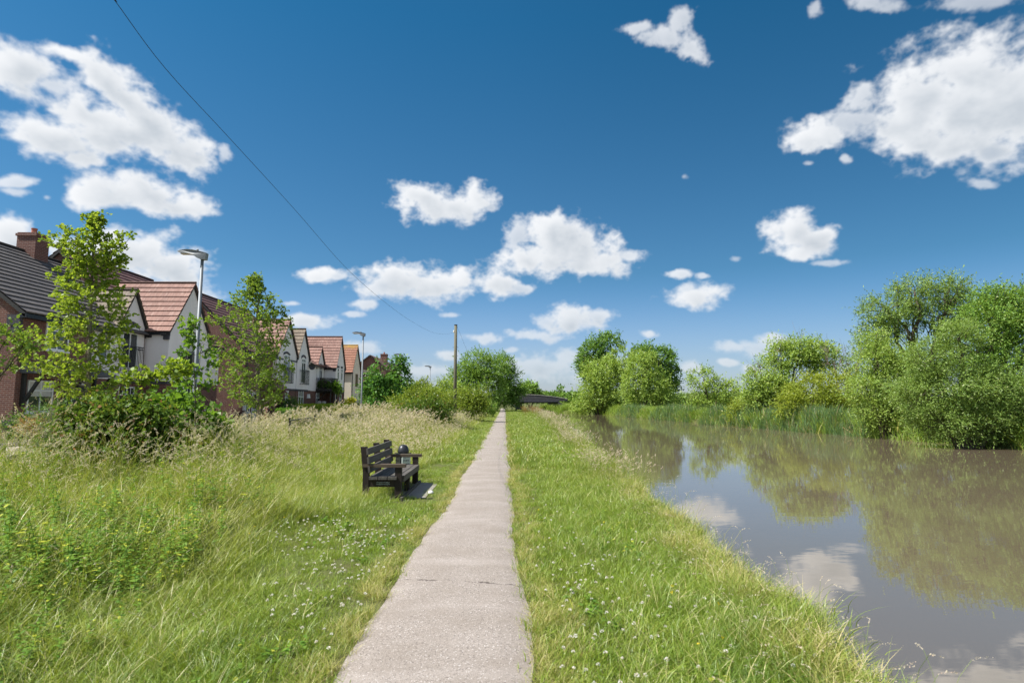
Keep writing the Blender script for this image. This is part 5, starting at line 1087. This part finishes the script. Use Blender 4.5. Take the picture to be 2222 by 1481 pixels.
def open_ground(x, y):   # bench pad and things that stand in the grass
    return ~((x > -1.80) & (x < -1.42) & (y > 10.15) & (y < 11.95)) & ~((np.abs(x+2.22) < .1) & (np.abs(y-12.75) < .1))
cat = 'grass'
lim = lambda y: np.interp(y, [0,3.4,4.8,7.3,9.5,12,17], [-1.9,-2.0,-2.45,-3.0,-2.5,-2.35,-1.9]) + .25*np.sin(y*.8) + .12*np.sin(y*2.3)   # where mown verge turns to meadow
road = lambda y: np.interp(y, [0, 14, 40, 60], [-8.9, -8.9, -8.9, -8.9])
# left mown verge
P = pts(1.2, 17, lambda y: lim(y) - .6, lambda y: PLf(y) + .02, lambda x, y: 150/np.maximum(1, y/5)**1.1, open_ground)
scatter('verge_grass', 'short', P, np.ones(len(P))*(.9+.25*np.clip(wob(P[:,0], P[:,1]), -1, 1)) , 'short bright verge grass left of the towpath', cat)
P = pts(1.2, 60, lambda y: PLf(y) - .16, lambda y: PLf(y) + .05, lambda x, y: 130/np.maximum(1, y/5), open_ground)
scatter('path_edge_grass', 'edge', P, np.full(len(P), .62), 'yellowish trodden grass fringing the left edge of the path', cat)
P = pts(1.2, 60, lambda y: PRf(y) - .05, lambda y: PRf(y) + .20 + .10*np.sin(y*1.9), lambda x, y: 140/np.maximum(1, y/5))
scatter('path_edge_grass', 'edge', P, np.full(len(P), .62), 'yellowish trodden grass fringing the right edge of the path', cat)
P = pts(2.0, 26, lambda y: lim(y) - .9, lambda y: PLf(y) - .35, lambda x, y: 22/np.maximum(1, y/8)*(wob(x, y, .7) > .15), open_ground)
scatter('verge_tufts', 'mid', P, np.full(len(P), .75), 'longer tufts in the left verge', cat)
# left meadow
mh = lambda x, y: 1.12*(.62 + .38*sm(2.3, 4.2, -x))*(.84 + .35*sm(6, 28, y))*(.9 + .16*np.clip(wob(x, y, .5), -1, 1))*(1 + .30*sm(6.2, 8.5, y)*sm(3.2, 5, -x)*(1 - sm(10, 14, y)))
P = pts(1.2, 16, cst(-9), lambda y: lim(y) + .1, lambda x, y: (22 + 40*sm(5, 9, y))/np.maximum(1, y/6)**.9, open_ground)
scatter('meadow_grass', 'tall', P, mh(P[:,0], P[:,1])*1.0, 'long wild grass on the left of the towpath', cat)
P = pts(1.2, 16, cst(-9), lambda y: lim(y) + .3, lambda x, y: 75/np.maximum(1, y/5)**1.1, open_ground)
scatter('meadow_undergrowth', 'mid', P, 1.5*mh(P[:,0], P[:,1]), 'green undergrowth among the long wild grass', cat)
P = pts(3.2, 17, cst(-9), lambda y: lim(y) - .2, lambda x, y: (1.2 + 7.5*sm(5.2, 8, y)*sm(2.4, 3.8, -x))*(.5 + .5*(wob(x, y, .6) > -.3)), open_ground)
scatter('seed_stems', 'seed', P, 1.12*mh(P[:,0], P[:,1]), 'pale arching seed heads above the meadow', cat)
P = pts(1.2, 14, cst(-9), lambda y: lim(y) - .15, lambda x, y: (16 + 34*(wob(x, y, .55) > -.1))*(1 - .85*sm(5.5, 9, y))*sm(2.2, 3.0, -x), open_ground)
scatter('meadow_weeds', 'weed', P, .72*mh(P[:,0], P[:,1]) + .12, 'leafy nettles and weeds in the long grass', 'weeds')
P = pts(14, 100, cst(-9), lambda y: np.minimum(lim(np.minimum(y, 16.0)), PLf(y) - .9), lambda x, y: 26/np.maximum(1, y/14)**.9, open_ground)
scatter('meadow_grass', 'tallfar', P, .84*mh(P[:,0], P[:,1]), 'long yellowish meadow grass farther along the towpath', cat)
P = pts(14, 100, cst(-9), lambda y: np.minimum(lim(np.minimum(y, 16.0)) - .1, PLf(y) - 1.1), lambda x, y: 7/np.maximum(1, y/16)**.8*(.35 + .65*(wob(x, y, .35) > -.5)), open_ground)
scatter('seed_stems', 'seedfar', P, .90*mh(P[:,0], P[:,1]), 'pinkish haze of seed heads on the far meadow', cat)
P = pts(16, 110, lambda y: np.minimum(lim(np.minimum(y, 16.0)), PLf(y) - .9) - .3, lambda y: PLf(y) - .02, lambda x, y: 30/np.maximum(1, y/15))
scatter('verge_grass', 'midfar', P, np.full(len(P), .8), 'green verge along the far left edge of the path', cat)
# right bank
bk = lambda y: xb(y) + .06
P = pts(1.2, 14, lambda y: PRf(y) - .02, lambda y: PRf(y) + 1.6, lambda x, y: 150/np.maximum(1, y/5)**1.1)
scatter('bank_turf', 'short', P, np.full(len(P), 1.1), 'short bright turf right of the towpath', cat)
P = pts(1.2, 17, lambda y: PRf(y) + .45, bk, lambda x, y: (14 + 62*sm(.55, 1.3, x + .35*wob(x, y, .8)))/np.maximum(1, y/6)**.9)
scatter('bank_grass', 'mid', P, np.full(len(P), .88)*(.85+.3*sm(1, 2.6, P[:,0])), 'lush green grass on the canal bank', cat)
P = pts(1.2, 60, lambda y: xb(y) - .42, lambda y: xb(y) + .14, lambda x, y: 95/np.maximum(1, y/6)*(wob(x*.3, y, .8) > -.9))
scatter('bank_edge_grass', 'edge', P, np.full(len(P), 1.25) + .4*sm(14, 30, P[:,1]), 'dry straw-coloured grass along the lip of the bank', cat)
P = pts(2.4, 14, lambda y: xb(y) - .9, lambda y: xb(y) + .1, lambda x, y: 12 + 0*x)
scatter('bank_stems', 'wispy', P, np.full(len(P), .78), 'thin grass stems leaning over the water', cat)
P = pts(1.6, 5.2, lambda y: xb(y) - 1.6, lambda y: xb(y) + .05, lambda x, y: 14 + 0*x)
scatter('bank_grass', 'tall', P, np.full(len(P), .50), 'longer blades on the near end of the canal bank', cat)
P = pts(14, 120, lambda y: PRf(y) + .25, bk, lambda x, y: 26/np.maximum(1, y/15)**.9)
scatter('bank_grass', 'midfar', P, 1.0 + .35*sm(2.2, 4, P[:,0]), 'green grass on the far part of the canal bank', cat)
P = pts(12, 112, lambda y: xb(y) - .9, lambda y: xb(y) + .12, lambda x, y: 9/np.maximum(1, y/14)**.7*(wob(x*.3, y, .45) > -.4))
scatter('seed_stems', 'seedfar', P, np.full(len(P), .62) + .25*sm(16, 40, P[:,1]), 'pale seeding grass fringing the far canal bank', cat)
P = pts(60, 96, lambda y: xb(y) - 2.3, lambda y: xb(y) - .1, lambda x, y: (.9*(wob(x, y, 1.5) > 0)*(np.abs(y-84) < 10) + .8*(np.abs(y-62) < 1.0)))
scatter('rusty_docks', 'rust', P, np.full(len(P), .9), 'patch of rust-red dock on the far canal bank', 'weeds')
# flowers
def fl(name, cs, key, n_, label, sp=.33):
    a = [];
    for (px, py, k) in cs:
        d = ray(px, py); s = (EYE-.02)/-d.z; c = np.array([d.x*s, d.y*s]); q = c + rng.normal(size=(k, 2))*np.array([sp, sp*1.5]); a.append(q)
    q = np.concatenate(a); x, y = q[:,0], q[:,1]; l, r = path_edges(y); ok = ((x < l-.03) | (x > r+.03)) & (x < xb(y)-.1); x, y = x[ok], y[ok]
    scatter(name, key, np.stack([x, y, hgt(x, y) - .02], -1), np.full(len(x), 1.0), label, 'flowers', .2)
fl('clover_flowers', [(690,1170,38),(760,1180,40),(830,1190,28),(740,1230,22),(705,1310,35),(735,1330,30),(650,1160,30),(800,1240,20),(860,1180,25)], 'clover', 1, 'white clover flowers in the verge left of the path')
fl('clover_flowers', [(1240,1230,22),(1270,1250,14),(1300,1300,14),(1200,1140,15),(1225,1420,18),(1260,1400,12),(1600,1215,30),(1400,1200,20),(1180,1300,12),(1350,1390,25),(1500,1330,20),(1660,1400,15)], 'clover', 1, 'white clover flowers in the bank grass right of the path')
fl('buttercups', [(1600,1440,3),(1530,1350,2),(1990,1400,2),(500,1140,3),(590,1180,3),(1240,1180,3),(930,1075,2)], 'butter', 1, 'few yellow buttercups in the grass', .25)
P = pts(1.5, 9, lambda y: lim(y) - .4, lambda y: PLf(y) - .1, lambda x, y: 9*(wob(x, y, 1.1) > .2), open_ground)
scatter('clover_leaves', 'leafy', P, np.full(len(P), 1.0), 'low clover leaves in the left verge', 'weeds')
P = pts(1.5, 9, lambda y: PRf(y) + .3, lambda y: xb(y) - .2, lambda x, y: 8*(wob(x, y, 1.1) > .3))
scatter('clover_leaves', 'leafy', P, np.full(len(P), 1.1), 'low clover leaves in the right bank', 'weeds')
# far bank
def fbp(y0, y1, w0, w1, dens, mask=None):
    return pts(y0, y1, lambda y: xf(y) + w0, lambda y: xf(y) + w1, dens, mask)
dk = lambda x, y: (np.sin(y*.31+.8) + .5*np.sin(y*.83) > -.15) | ((y > 34) & (y < 56))
P = fbp(27, 88, -.25, 1.7, lambda x, y: 7.5/np.maximum(1, y/40)**.6, dk); scatter('reeds', 'reed', P, .95 + 0*P[:,0], 'blue-green reeds standing along the far bank', 'reeds', .05)
P = fbp(22, 88, .1, 3.4, lambda x, y: 6/np.maximum(1, y/40)**.6); scatter('reeds', 'reedb', P, .95 + 0*P[:,0], 'bright green sedge along the far bank', 'reeds', .08)
P = pts(88, 128, lambda y: xf(y) - .2, lambda y: xf(y) + 7, lambda x, y: 2.6 + 0*x); scatter('reeds', 'reedb', P, 1.15 + 0*P[:,0], 'green reeds across the canal bend before the bridge', 'reeds', .06)
P = fbp(22, 130, 3, 26, lambda x, y: 1.4/np.maximum(1, y/60)); scatter('rough_grass', 'tallfar', P, 1.3 + 0*P[:,0], 'rough grass under the far bank trees', cat)
